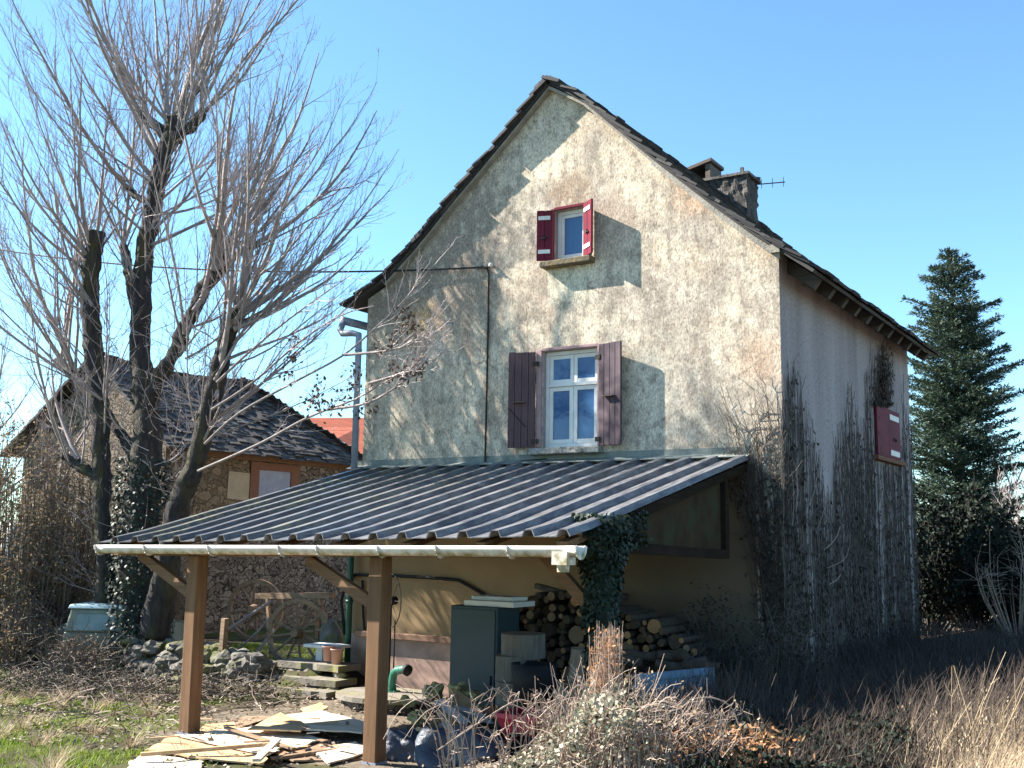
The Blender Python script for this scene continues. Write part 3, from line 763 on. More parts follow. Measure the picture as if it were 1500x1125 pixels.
# ---- woodpile: every log a thing
log_names = 0
def log(c, r, ln, d, lab, grp='logs stacked in the woodpile'):
    """c = centre of the cut end facing the yard, d = direction into the pile"""
    d = d.normalized(); t = MB(); a = d.cross(Vector((0,0,1))).normalized(); b = d.cross(a)
    K = 11; ph = rnd.random()*9
    rr = [r*(1+.13*mn.noise(Vector((math.cos(2*math.pi*k/K)*1.2+ph, math.sin(2*math.pi*k/K)*1.2, ph)))) for k in range(K)]
    lo_ = thing('firewood_log', lab, 'log', c+d*ln/2-Vector((0,0,r)), grp)
    V = []
    for s in (0, 1):
        for k in range(K):
            an = 2*math.pi*k/K; V.append(c+d*ln*s+(a*math.cos(an)+b*math.sin(an))*rr[k])
    t.add(V, [(k, (k+1) % K, K+(k+1) % K, K+k) for k in range(K)]); t.build('bark', m_logbark, lo_)
    e = MB(); V = [c-d*.004+(a*math.cos(2*math.pi*k/K)+b*math.sin(2*math.pi*k/K))*rr[k]*.97 for k in range(K)]
    V2 = [c+d*(ln+.004)+(a*math.cos(2*math.pi*k/K)+b*math.sin(2*math.pi*k/K))*rr[k]*.97 for k in range(K)]
    e.add(V+[c-d*.006], [(k, (k+1) % K, K) for k in range(K)]); e.build('cut_end', LOGM[rnd.randrange(len(LOGM))], lo_)
def endmat(n, c1, c2):
    t = NT(n); p = t.pos()
    col = t.mix(t.ramp(t.noise(p, 16, 6), [(.3, 0.), (.7, 1.)]), c1, c2)
    return t.fin(col, .9, t.bump(t.noise(p, 40, 4), .3, .01), .15)
LOGM = [endmat('log_end_orange', (.46,.25,.12), (.33,.18,.09)), endmat('log_end_tan', (.30,.21,.13), (.22,.15,.10)), endmat('log_end_grey', (.11,.08,.058), (.08,.06,.045)), endmat('log_end_dark', (.075,.052,.037), (.05,.036,.028)), endmat('log_end_brown', (.15,.098,.06), (.095,.062,.042))]  # darker ends carry the shelter's shade in their colour
yp = -1.25
top = [(735,893),(775,872),(800,866),(850,866),(900,895),(960,910),(1000,935),(1040,985)]
def topv(u):
    for (a, va), (b, vb) in zip(top, top[1:]):
        if a <= u <= b: return va+(vb-va)*(u-a)/(b-a)
    return 1000
placed = []; tries = 0
while len(placed) < 235 and tries < 26000:
    tries += 1
    u = rnd.uniform(737, 1035); v = rnd.uniform(866, 1030)
    r = rnd.choice((.05,.055,.065,.08,.10,.13)) if tries < 9000 else rnd.uniform(.035,.055)
    if u < 860 and v < 925 and rnd.random() < .5: r = min(r, .085)
    P = YP(u, v, yp)
    if v - r*80 < topv(u): continue
    if P.z-r < gz(P.x, yp)-.02: continue
    if all((P.x-q.x)**2+(P.z-q.z)**2 > (r+s)**2*.97 for q, s in placed):
        placed.append((P, r))
        log(P+Vector((0, jit(.10), 0)), r, rnd.uniform(.75, 1.0), Vector((jit(.06), 1, jit(.03))), 'cut firewood log lying in the dark woodpile under the shelter')
mb = MB(); a, b = YP(786, 858, -.9), YP(878, 884, -1.1); mb.bar(a, b, .10, .07); mb.bar(a+Vector((.05,.15,-.05)), b+Vector((0,.2,-.03)), .09, .06)
tag(recenter(mb.build('dark_pole', m_oldwood)), 'dark old poles laid along the top of the woodpile', 'pole')
# big rounds
def round_(u0, v0, u1, v1, y, lab, tilt=0):
    a, b = YP(u0, v1, y), YP(u1, v1, y); c = (a+b)/2; r = (b-a).length/2*.98; h = YP((u0+u1)/2, v0, y).z-a.z
    t = thing('log_round', lab, 'log', c, 'big weathered log rounds')
    K = 18; mb = MB(); ph = rnd.random()*20; ax = Vector((tilt, .15*abs(tilt), 1)).normalized(); X_ = ax.cross(Vector((0,1,0))).normalized()*-1; Y_ = ax.cross(X_)
    rows = []
    for s in range(6):
        f = s/5
        rows.append([c+ax*h*f+(X_*math.cos(2*math.pi*k/K)+Y_*math.sin(2*math.pi*k/K))*r*(1+.10*mn.noise(Vector((math.cos(2*math.pi*k/K)*1.6, math.sin(2*math.pi*k/K)*1.6, ph)))+.05*mn.noise(Vector((k*1.3, f*3, ph)))) for k in range(K)])
    V = [q for R_ in rows for q in R_]
    mb.add(V, [(s*K+k, s*K+(k+1) % K, (s+1)*K+(k+1) % K, (s+1)*K+k) for s in range(5) for k in range(K)]); mb.build('bark', m_paleround, t, True, True)
    e = MB(); e.add([q+ax*.002 for q in rows[5]], [tuple(range(K))]); e.build('cut_face', LOGM[1], t)
    e = MB(); e.add([q-ax*.002 for q in rows[0]], [tuple(reversed(range(K)))]); e.build('cut_face', LOGM[1], t)
round_(737,930,794,963,-2.75, 'grey log round on top of the leftmost stump stack')
round_(729,962,780,1000,-2.85, 'pale split log round in the middle of the stump stack')
round_(730,1001,782,1062,-2.95, 'tall grey log round at the foot of the stump stack')
round_(834,952,872,1000,-3.5, 'rounded log block leaning on the ivy covered post', .08)
round_(836,1002,880,1050,-3.6, 'squat log round below the block by the ivy post')
round_(806,1008,850,1062,-3.7, 'leaning brown log round just left of the ivy post', .22)
# small logs loose on the heap at the right
for i in range(16):
    u = rnd.uniform(905, 1035); v = rnd.uniform(955, 990); c = YP(u, v, -1.8+jit(.3)); d = Vector((rnd.uniform(.3,1)*rnd.choice((-1,1)), jit(.6), jit(.15)))
    log(c, rnd.uniform(.05,.10), rnd.uniform(.4,.75), d, 'short log tumbled at the right end of the woodpile', 'loose logs at the end of the woodpile')
# black tub
c = YP(782, 1028, -3.1); mb = MB()
K = 20
pr = [(.24,0),(.26,.25),(.28,.45),(.26,.45),(.23,.08)]
for r, h in pr:
    for k in range(K): mb.v.append((c.x+math.cos(2*math.pi*k/K)*r, c.y+math.sin(2*math.pi*k/K)*r, c.z+h))
for s in range(len(pr)-1):
    for k in range(K): mb.f.append((s*K+k, s*K+(k+1) % K, (s+1)*K+(k+1) % K, (s+1)*K+k))
mb.f.append(tuple(4*K+k for k in range(K))); mb.f.append(tuple(reversed(range(K))))
tag(recenter(mb.build('black_tub', m_black, None, True)), 'round black plastic tub in front of the log stack', 'tub')
# red wheelbarrow
c = YP(770, 1062, -3.9); z0 = gz(c.x, c.y)
wb = thing('wheelbarrow', 'red wheelbarrow with black tyre at the foot of the log rounds', 'wheelbarrow', (c.x, c.y, z0))
ztr = YP(770, 1046, -3.9).z
mb = MB(); x0, x1 = YP(742,1046,-3.9).x, YP(802,1046,-3.9).x
o = [Vector((x0,-4.15,ztr)),Vector((x1,-4.15,ztr+.0)),Vector((x1,-3.6,ztr)),Vector((x0,-3.6,ztr))]; i_ = [q+(Vector((c.x,-3.87,q.z))-q)*.3-Vector((0,0,.2)) for q in o]
mb.add(o+i_, [(0,1,5,4),(1,2,6,5),(2,3,7,6),(3,0,4,7),(4,5,6,7)])
for k in range(4): mb.bar(o[k], o[(k+1)%4], .05, .05)
tr = mb.build('tray', m_redplastic, wb)
mb = MB(); wc = Vector((x0+.05,-3.88,z0+.19)); mb.tube([wc+Vector((math.cos(a)*.15,0,math.sin(a)*.15)) for a in np.linspace(0,2*math.pi,21)], .045, 8, False); wh = mb.build('wheel', m_black, wb, True)
mb = MB(); mb.tube([wc-Vector((0,.03,0)),wc+Vector((0,.03,0))], .09, 12); mb.build('rim', m_redplastic, wh)
for s in (-.2,.2):
    mb = MB(); mb.tube([(x0+.05,-3.88+s*.3,z0+.19),(c.x,-3.88+s,ztr-.2),(x1+.5,-3.88+s*1.2,ztr-.02)], .018, 6); mb.build('handle', m_iron, wb)
    mb = MB(); mb.tube([(x1-.1,-3.88+s,ztr-.2),(x1-.02,-3.88+s,z0)], .018, 6); mb.build('leg', m_iron, wb)
# pale blue sheet box behind the brambles
a, b = DP(934, 988, 11.9), DP(1042, 978, 12.6); mb = MB()
for q0, q1 in ((a, b),):
    n = (q1-q0).cross(Vector((0,0,1))).normalized()
    mb.poly([q0, q1, q1-Vector((0,0,.62)), q0-Vector((0,0,.62))], n*-.05)
    for k in range(5):
        z = -.06-.12*k; mb.bar(q0+Vector((0,0,z))+n*.012, q1+Vector((0,0,z))+n*.012, .024, .03)
    mb.bar(q0, q0-Vector((0,0,.62)), .06, .06); mb.bar(q1, q1-Vector((0,0,.62)), .06, .06)
tag(recenter(mb.build('blue_metal_panel', m_bluemetal)), 'pale blue ribbed metal panel standing in front of the loose logs', 'panel')

# junk heap before the cabinet
def slab(us, y, mat, name, lab, cat, th=.03, group=None, lean=.0):
    P = [YP(u, v, y)+Vector((0, lean*i, 0)) for i, (u, v) in enumerate(us)]
    n = (P[1]-P[0]).cross(P[2]-P[0]).normalized()*th
    mb = MB(); mb.poly(P, n); return tag(recenter(mb.build(name, mat, recalc=True)), lab, cat, group)
for i, (u, v, r, lab) in enumerate(((598,1030,.12,'olive foam chunk at the left edge of the junk heap'),(634,1012,.17,'olive foam block at the top of the junk heap'),(672,1010,.15,'mossy olive foam lump before the dark cabinet'),(690,1026,.17,'crumbling olive foam lump at the foot of the dark cabinet'),(612,1050,.15,'olive foam piece beside the well cover'))):
    c = YP(u, v, -2.9); mb = MB(); mb.blob(c, r*.75, r*.7, r*.6, i+40, .45, 3); tag(recenter(mb.build('foam_block', m_foam)), lab, 'foam block')
slab([(628,1060),(665,1010),(700,1040),(672,1068)], -3.3, m_card, 'cardboard_sheet', 'brown cardboard flap standing up in the junk heap', 'cardboard', lean=.06)
slab([(612,1072),(650,1050),(690,1066),(640,1092)], -3.5, m_card, 'cardboard_sheet', 'flattened brown cardboard at the bottom of the junk heap', 'cardboard', lean=.08)
slab([(634,1028),(645,1024),(686,1058),(668,1062)], -3.55, m_greysheet, 'grey_sheet', 'narrow grey curved strip slanting down the junk heap', 'sheet', lean=.03)
slab([(664,1034),(700,1044),(716,1062),(682,1058)], -3.5, m_greysheet, 'grey_sheet', 'wide blue grey sheet lying on the junk heap', 'sheet', lean=.05)
slab([(642,1060),(652,1058),(676,1082),(662,1080)], -3.75, m_greysheet, 'grey_sheet', 'lowest grey strip near the blue sacks', 'sheet', lean=.03)
slab([(703,1040),(722,1032),(724,1052),(708,1058)], -3.3, m_brick, 'orange_brick', 'orange brick leaning at the foot of the cabinet', 'brick', .08)
for i, (u, v, rx, lab) in enumerate(((590,1108,.30,'blue grey plastic sack beside the second post'),(640,1102,.34,'large slumped blue grey sack at the bottom of the junk'),(700,1098,.30,'dark blue grey sack under the bramble canes'))):
    c = YP(u, v, -4.3); c.z = gz(c.x, c.y)+.12; mb = MB(); mb.blob(c, rx, .28, .22, i+11, .38, 3); tag(recenter(mb.build('plastic_sack', m_bag, None, True)), lab, 'sack')
for i in range(26):      # broken boards and slabs in the shade
    u, v = rnd.uniform(590, 830), rnd.uniform(1040, 1100); c = YP(u, v, rnd.uniform(-4., -2.9)); c.z = gz(c.x, c.y)+rnd.uniform(.02,.22)
    d = Vector((jit(1), jit(1), jit(.35))).normalized(); mb = MB(); mb.bar(c-d*rnd.uniform(.15,.35), c+d*rnd.uniform(.15,.35), rnd.uniform(.06,.16), rnd.uniform(.015,.05))
    tag(recenter(mb.build('broken_board', (m_greywood, m_oldwood, m_card, m_ply2)[i % 4])), 'broken offcut board lying in the shaded junk heap', 'board', 'offcuts in the junk heap')
# plywood sheets and planks in the sun
def sheet_px(px, mat, name, lab, cat, h, th=.018, group=None):
    P = []
    for u, v in px:
        g = GP(u, v); P.append(Vector((g.x, g.y, g.z+h+jit(.02))))
    Q = []
    for a, b in zip(P, P[1:]+P[:1]):
        for k in range(4):
            t = k/4; q = a.lerp(b, t); 
            if k: q = q+Vector((jit(.03), jit(.03), jit(.008)))
            Q.append(q)
    mb = MB(); mb.poly(Q, (0,0,th)); return tag(recenter(mb.build(name, mat, recalc=True)), lab, cat, group)
sheet_px([(188,1122),(218,1106),(300,1121),(290,1140),(190,1140)], m_ply, 'plywood_sheet', 'pale plywood sheet at the lower left tip of the boards', 'plywood', .02)
sheet_px([(216,1108),(250,1089),(392,1112),(386,1128),(300,1122)], m_ply2, 'plywood_sheet', 'golden splintered plywood sheet near the left post foot', 'plywood', .05)
sheet_px([(255,1090),(330,1092),(398,1112),(392,1118)], m_ply, 'plywood_sheet', 'white edged plywood strip on the golden sheet', 'plywood', .09)
sheet_px([(280,1086),(345,1080),(420,1104),(395,1112)], m_ply, 'plywood_sheet', 'wide pale plywood sheet leaning off the left post foot', 'plywood', .05)
sheet_px([(305,1079),(400,1070),(470,1092),(425,1106)], m_ply, 'plywood_sheet', 'pale warped plywood sheet in the middle of the boards', 'plywood', .06)
sheet_px([(362,1086),(410,1062),(450,1082),(440,1090)], m_ply2, 'plywood_sheet', 'orange torn plywood piece on top of the pale sheets', 'plywood', .13)
sheet_px([(405,1064),(470,1056),(540,1074),(530,1090),(445,1086)], m_ply, 'plywood_sheet', 'bright torn plywood sheet left of the second post', 'plywood', .12)
sheet_px([(395,1106),(460,1094),(560,1100),(560,1116),(430,1120)], m_greywood, 'plywood_sheet', 'grey weathered sheet at the foot of the second post', 'plywood', .02)
sheet_px([(460,1108),(520,1098),(545,1112),(480,1126)], m_ply, 'plywood_sheet', 'small pale sheet in front of the second post', 'plywood', .05)
sheet_px([(440,1050),(470,1042),(478,1052),(452,1060)], m_ply2, 'plywood_sheet', 'little curled plywood scrap by the well cover', 'plywood', .10)
sheet_px([(280,1084),(300,1068),(340,1064),(346,1074)], m_ply2, 'plywood_sheet', 'reddish brown board lying just behind the left post foot', 'plywood', .03)
sheet_px([(560,1078),(610,1070),(640,1086),(575,1092)], m_ply, 'plywood_sheet', 'pale board right behind the second post', 'plywood', .03)
sheet_px([(315,1066),(360,1052),(400,1056),(350,1070)], m_greywood, 'plywood_sheet', 'grey board in the shade behind the pale sheets', 'plywood', .02)
a, b = GP(205, 1122), GP(395, 1113); mb = MB(); mb.bar(a+Vector((0,0,.12)), b+Vector((0,0,.16)), .05, .04); tag(recenter(mb.build('plank', m_ply2)), 'long narrow orange batten along the front of the boards', 'plank')
a, b = GP(375, 1128), GP(405, 1108); mb = MB(); mb.bar(a+Vector((0,0,.10)), b+Vector((0,0,.18)), .09, .03); tag(recenter(mb.build('plank', m_ply)), 'short pale plank end crossing the orange batten', 'plank')
a, b = GP(398, 1118), GP(600, 1092); mb = MB(); mb.bar(a+Vector((0,0,.05)), b+Vector((0,0,.07)), .07, .03); tag(recenter(mb.build('plank', m_greywood)), 'long thin grey plank running behind the second post', 'plank')
a, b = GP(330, 1082), GP(430, 1110); mb = MB(); mb.bar(a+Vector((0,0,.13)), b+Vector((0,0,.09)), .06, .025); tag(recenter(mb.build('plank', m_greywood)), 'dark plank crossing the pale sheets diagonally', 'plank')
for i in range(16):
    g = GP(rnd.uniform(230, 560), rnd.uniform(1066, 1122)); d = Vector((1, jit(1.2), 0)).normalized(); l = rnd.uniform(.12,.4); mb = MB()
    mb.bar(g-d*l/2+Vector((0,0,.13)), g+d*l/2+Vector((0,0,.15+jit(.02))), rnd.uniform(.02,.07), .012)
    tag(recenter(mb.build('wood_splinter', (m_ply, m_ply2, m_greywood)[i % 3])), 'splinter of plywood scattered over the pale boards', 'splinter', 'plywood splinters')

# ---- steps up to the yard
st = thing('stone_steps', 'rough mossy stone steps climbing to the upper yard by the house corner', 'steps', tuple(GP(430, 1020)))
for i, (u0, u1, v, y) in enumerate(((372,470,1022,-1.9),(376,480,1002,-1.6),(380,490,985,-1.3),(405,497,966,-1.0))):
    a, b = YP(u0, v, y), YP(u1, v, y); mb = MB(); K = 9
    fr = [a.lerp(b, k/K)+Vector((jit(.03), -jit(.04), jit(.02))) for k in range(K+1)]; bkk = [q+Vector((0, .55+jit(.04), .0)) for q in reversed(fr)]
    mb.poly([Vector((q.x,q.y,a.z-.11)) for q in fr+bkk], (0,0,.10)); 
    for k in range(9): q = fr[rnd.randrange(K)]; mb.blob((q.x+jit(.1), q.y+.10, a.z-.16), .14,.10,.07, i*9+k, .25, 2)
    mb.build('step', m_step, st, recalc=True)
# ---- retaining wall of dry stone
rw = MB(); A_, B_ = Vector((-8.5, -2.2, 0)), Vector((-.9, -1.35, 0)); n = 0
for i in range(400):
    t = rnd.random(); q = A_.lerp(B_, t); g = gz(q.x, q.y-.4); h = rnd.random()
    top_ = .64 - .15*sst(.8, 1, t)+.06*mn.noise(Vector((t*14,0,0)))
    rw.blob((q.x+jit(.05), q.y+jit(.14)-.1+.2*h, g+h*top_), rnd.uniform(.12,.26), rnd.uniform(.12,.2), rnd.uniform(.07,.13), i, .28, 2)
tag(recenter(rw.build('dry_stone_wall', m_rock)), 'low dark dry stone wall holding up the garden behind the big tree', 'wall')
# ---- old cart: two wheels, beam, shafts
def cart_wheel(u, v, rp, y, rot, lab):
    c = YP(u, v, y); dep = (c-CAM).dot(fw); r = rp*dep/F
    t = thing('cart_wheel', lab, 'wheel', c-Vector((0,0,r)), 'old wooden cart wheels')
    ax = Vector((math.sin(rot), -math.cos(rot), .06)).normalized(); e = Vector((math.cos(rot), math.sin(rot), 0)); f = e.cross(ax)*-1
    f = ax.cross(e)
    mb = MB(); K = 36
    for s, rr in ((-1,r),(1,r),(1,r*.87),(-1,r*.87)):
        for k in range(K): an = 2*math.pi*k/K; mb.v.append(tuple(c+(e*math.cos(an)+f*math.sin(an))*rr+ax*.04*s))
    for s in range(4):
        for k in range(K): mb.f.append((s*K+k, s*K+(k+1)%K, ((s+1)%4)*K+(k+1)%K, ((s+1)%4)*K+k))
    mb.build('rim', m_greywood, t, recalc=True)
    for k in range(12):
        an = 2*math.pi*k/12+.15; d = e*math.cos(an)+f*math.sin(an); mb = MB(); mb.tube([c+d*r*.12, c+d*r*.5, c+d*r*.88], [.03,.022,.026], 6); mb.build('spoke', m_greywood, t)
    mb = MB(); mb.tube([c-ax*.14, c-ax*.1, c, c+ax*.1, c+ax*.2], [.075,.1,.11,.095,.07], 14); mb.build('hub', m_greywood, t)
    return c
w1 = cart_wheel(437, 927, 49, -.15, .35, 'nearer wooden cart wheel with sunlit spokes under the beam')
w2 = cart_wheel(374, 893, 44, .6, .35, 'farther cart wheel in the shade against the stone wall')
cart = thing('old_cart', 'remains of an old wooden cart, a beam on uprights over the wheels', 'cart', YP(430, 975, .1))
mb = MB(); mb.bar(YP(378,873,.1), YP(487,872,.1), .16, .10); mb.build('beam', m_greywood, cart)
for (u0,v0,u1,v1) in ((462,876,466,940),(468,876,480,940),(392,876,398,968)):
    mb = MB(); mb.bar(YP(u0,v0,.05), YP(u1,v1,.05), .06, .06); mb.build('upright', m_greywood, cart)
for (u0,v0,u1,v1) in ((398,880,322,930),(402,922,355,985)):
    mb = MB(); mb.tube([YP(u0,v0,.0), YP(u1,v1,-.75)], [.035,.028], 7); mb.build('shaft', m_limb, cart)
mb = MB(); mb.tube([YP(u,v,-.6) for u,v in ((395,905),(378,925),(352,948),(335,957),(330,975))], [.022,.02,.016,.014,.01], 6); tag(recenter(mb.build('fallen_branch', m_limb)), 'thin pale branch leaning in front of the farther wheel', 'branch')
mb = MB(); a, b = YP(330,906,-1.4), YP(322,1000,-1.4); mb.bar(a, b, .10, .09); tag(recenter(mb.build('fence_stake', m_greywood)), 'weathered wooden stake standing alone left of the steps', 'stake')
mb = MB(); c = YP(486, 940, .1); mb.blob(c, .22,.18,.42,5,.12,3); tag(recenter(mb.build('standing_stone', m_rock)), 'rounded standing stone to the right of the sunlit wheel', 'stone')
# white table and pink cushions at the house corner
a = YP(456,942,-.55); b = YP(500,944,-.55)
tb = thing('white_table', 'small white table at the left corner of the house', 'table', ((a.x+b.x)/2, -.4, YP(480,975,-.55).z))
mb = MB(); mb.box((a.x,-.75,a.z-.05),(b.x,-.3,a.z)); bevel(mb.build('top', m_white, tb), .01)
for u in (470, 484):
    q = YP(u,960,-.55); mb = MB(); mb.box((q.x-.07,-.6,YP(480,975,-.55).z),(q.x+.07,-.5,a.z-.051)); mb.build('leg', m_white, tb)
for i,(u0,v0,u1,v1,lab) in enumerate(((474,946,487,968,'smaller pink flower pot turned on its side by the white table'),(486,950,500,978,'larger pink flower pot against the house corner'))):
    p0, p1 = YP((u0+u1)/2, v1, -.8), YP((u0+u1)/2, v0, -.8); r = (YP(u1,v1,-.8)-YP(u0,v1,-.8)).length/2; mb = MB(); K = 20
    pr = [(r*.75,0),(r,1),(r*1.06,1),(r*1.06,.9),(r*.9,.98),(r*.7,.1)]; hgt = p1.z-p0.z
    for rr, h in pr:
        for k in range(K): mb.v.append((p0.x+math.cos(2*math.pi*k/K)*rr, p0.y+math.sin(2*math.pi*k/K)*rr, p0.z+hgt*h))
    for s in range(5):
        for k in range(K): mb.f.append((s*K+k, s*K+(k+1)%K, (s+1)*K+(k+1)%K, (s+1)*K+k))
    mb.f.append(tuple(reversed(range(K)))); mb.f.append(tuple(5*K+k for k in range(K)))
    tag(recenter(mb.build('flower_pot', m_pink, None, True)), lab.replace(' turned on its side', ''), 'pot')

# ------------------------------------------------------------------ buildings behind
xb = -6.6
e0, e1 = XP(300, 663, xb), XP(514, 690, xb)
ze = (e0.z+e1.z)/2+.30; yb1 = e1.y+.1; D_ = 5.2; rx = xb-D_/2
yb0 = XP(40, 615, xb-D_).y; HP = -.1; HR = 1.7
barn = thing('stone_barn', 'long stone barn with sagging slate roof and orange brick window surround', 'barn', (xb-2.5, (yb0+yb1)/2, -2.2))
rz = XP(330, 556, rx).z
mb = MB(); mb.box((xb-D_, yb0, -3), (xb, yb1, ze-.02))
mb.add([(xb,yb0,ze-.02),(xb-D_,yb0,ze-.02),(rx,yb0,rz-.18)], [(0,1,2)]); mb.build('wall', m_stone, barn)
mb = MB()
def slates(e0, e1, r0, r1):          # one roof plane, eave e0-e1, ridge r0-r1
    up_ = ((r0+r1)/2-(e0+e1)/2); n = (e1-e0).cross(up_).normalized()
    if n.z < 0: n = -n
    T = up_.length; s = -.25
    while s < T:
        f = s/T; a = e0.lerp(r0, f); b = e1.lerp(r1, f); Ln = (b-a).length; d = (b-a)/max(Ln, 1e-3); sl = (r0.lerp(r1,.5)-e0.lerp(e1,.5)).normalized(); sl = (sl-d*sl.dot(d)).normalized(); x = -.1
        while x < Ln+.08:
            w_ = rnd.uniform(.14,.34); sag = -.16*math.sin(math.pi*min(1,max(0,x/Ln)))*max(0,f)
            c = a+d*(x+w_/2)+Vector((0,0,sag))+n*rnd.uniform(.0,.05)+sl*(.13+jit(.03))
            mb.obox(c, d*(w_/2-.006), sl*.16-n*rnd.uniform(.015,.035), n*rnd.uniform(.010,.022)); x += w_
        s += .135
V3 = Vector
E0, E1, E2, E3 = V3((xb+.25,yb0-.25,ze-.12)), V3((xb+.25,yb1+.2,ze-.12)), V3((xb-D_-.25,yb1+.2,ze-.12)), V3((xb-D_-.25,yb0-.25,ze-.12))
R0, R1 = V3((rx,yb0+HP,rz)), V3((rx,yb1-HR,rz))
slates(E0, E1, R0, R1); slates(E3, E2, R0, R1); slates(E1, E2, R1, R1+V3((.01,0,0)))
mb.build('roof', m_slate2, barn, recalc=True)
mb = MB()
for i in range(40):
    y = yb0+HP+(yb1-yb0-HP-HR)*i/40; mb.blob((rx+jit(.05), y, rz+.0-.16*math.sin(math.pi*i/40)), .16,.2,.06, i, .3, 1)
mb.build('ridge_stones', m_ridge, barn)
mb = MB(); mb.bar((xb+.03, XP(300,668,xb).y, ze-.22), (xb+.03, yb1-.05, ze-.22), .10, .22); mb.build('wall_plate', m_beamx, barn)
wa, wc_ = XP(378, 690, xb), XP(423, 730, xb)
y0, y1, z1, z0 = wa.y, wc_.y, XP(400,690,xb).z, XP(400,760,xb).z
wd = MB(); wd.box((xb+.004,y0,z0),(xb+.03,y1,z1)); wdo = wd.build('window', m_greysheet, barn)
mb = MB(); mb.box((xb+.001,y0-.28,z0),(xb+.06,y0,z1+.18)); mb.box((xb+.001,y1,z0),(xb+.06,y1+.28,z1+.18)); mb.box((xb+.001,y0,z1),(xb+.06,y1,z1+.18)); mb.build('brick_surround', m_brick, wdo)
mb = MB(); mb.add([(xb+.012,XP(285,700,xb).y,z0),(xb+.012,y0-.285,z0),(xb+.012,y0-.285,ze-.34),(xb+.012,XP(285,700,xb).y,ze-.34)], [(0,1,2,3)]); mb.build('warm_stone_facing', m_stonewarm, barn)
mb = MB(); q = XP(350, 720, xb); mb.poly([XP(335,690,xb+.02),XP(375,694,xb+.02),XP(372,735,xb+.02),XP(332,730,xb+.02)], (.012,0,0)); mb.build('plaster_patch', rough_mat('old_plaster',(.42,.34,.22),(.33,.26,.17),5,.95,.4), barn, recalc=True)
# red roofed shed and pale roof
a, b, c = DP(462,650,38), DP(545,665,42), DP(462,618,40)
sd_ = thing('red_roofed_shed', 'far shed with rusty red roof showing beside the gable', 'shed', DP(490,700,40))
mb = MB(); P = [DP(440,664,36), DP(545,672,40), DP(545,612,46), DP(430,612,42)]; mb.poly(P, (0,0,-.12)); rf = mb.build('roof', m_redroof, sd_, recalc=True)
mb = MB(); base = [Vector((q.x,q.y,-2.5)) for q in P]; mb.add(base+[q-Vector((0,0,.2)) for q in P], [(0,1,5,4),(1,2,6,5),(2,3,7,6),(3,0,4,7)]); mb.build('wall', m_stonewarm, sd_, recalc=True)
sd_ = thing('white_roofed_outbuilding', 'low outbuilding with bright pale roof below the red roof', 'outbuilding', DP(520,720,33))
mb = MB(); P = [DP(492,668,31), DP(560,702,33), DP(560,668,38), DP(500,662,36)]; mb.poly(P, (0,0,-.1)); mb.build('roof', m_white, sd_, recalc=True)
mb = MB(); mb.add([Vector((q.x,q.y,-2.5)) for q in P]+[q-Vector((0,0,.15)) for q in P], [(0,1,5,4),(1,2,6,5),(2,3,7,6),(3,0,4,7)]); mb.build('wall', m_stonewarm, sd_, recalc=True)
# far blue roof ridge
# van behind the wall
VD = 19.2; c = DP(125, 945, VD); vn = thing('parked_van', 'small pale turquoise van parked behind the dry stone wall, half hidden by the tree', 'van', c)
ex = Vector((.86,.5,0)).normalized(); ey = Vector((-.5,.86,0)).normalized(); zt = DP(120, 886, VD).z; zb = DP(120, 975, VD).z
mb = MB(); org = DP(90, 940, VD); org.z = zb; Wv = 1.15; H = zt-zb
def vb(x0,x1,y0,y1,z0,z1,tx=0,ty=0):
    lo = [org+ex*a+ey*b+Vector((0,0,z0)) for a,b in ((x0,y0),(x1,y0),(x1,y1),(x0,y1))]; hi = [org+ex*a+ey*b+Vector((0,0,z1)) for a,b in ((x0+tx,y0+ty),(x1-tx,y0+ty),(x1-tx,y1-ty),(x0+tx,y1-ty))]
    return lo+hi
CF = [(0,3,2,1),(4,5,6,7),(0,1,5,4),(1,2,6,5),(2,3,7,6),(3,0,4,7)]
mb.add(vb(0,Wv,0,3.2,.12,H*.55), CF); bevel(mb.build('body', m_vanlow, vn), .05, 3)
mb = MB(); mb.add(vb(0.02,Wv-.02,.0,2.6,H*.551,H-.08,.06,.1), CF); cab_ = bevel(mb.build('cabin', m_vanlow, vn), .04, 3)
mb = MB(); mb.add(vb(0.03,Wv-.03,.05,2.55,H-.078,H,.03,.05), CF); bevel(mb.build('roof', m_van, vn), .03, 3)
mb = MB(); mb.add(vb(.2,Wv-.2,-.012,.12,H*.58,H-.16,.04,.07), CF); mb.build('rear_window', rough_mat('dirty_glass',(.20,.25,.22),(.12,.15,.13),4,.3,.05,spec=.6), cab_)
for x in (0.05, Wv-.25):
    for y in (.5, 2.6):
        mb = MB(); q = org+ex*x+ey*y+Vector((0,0,.25)); mb.tube([q, q+ex*.2], .28, 16); mb.build('wheel', m_black, vn)
# white tarpaulin behind the hedge
mb = MB(); c = DP(18, 790, 26); mb.blob(c-Vector((0,0,.5)), .8,.6,1.0, 8, .25, 3); tag(recenter(mb.build('white_tarpaulin', m_white, None, True)), 'white tarpaulin heap glimpsed through the hedge at the far left', 'tarpaulin')

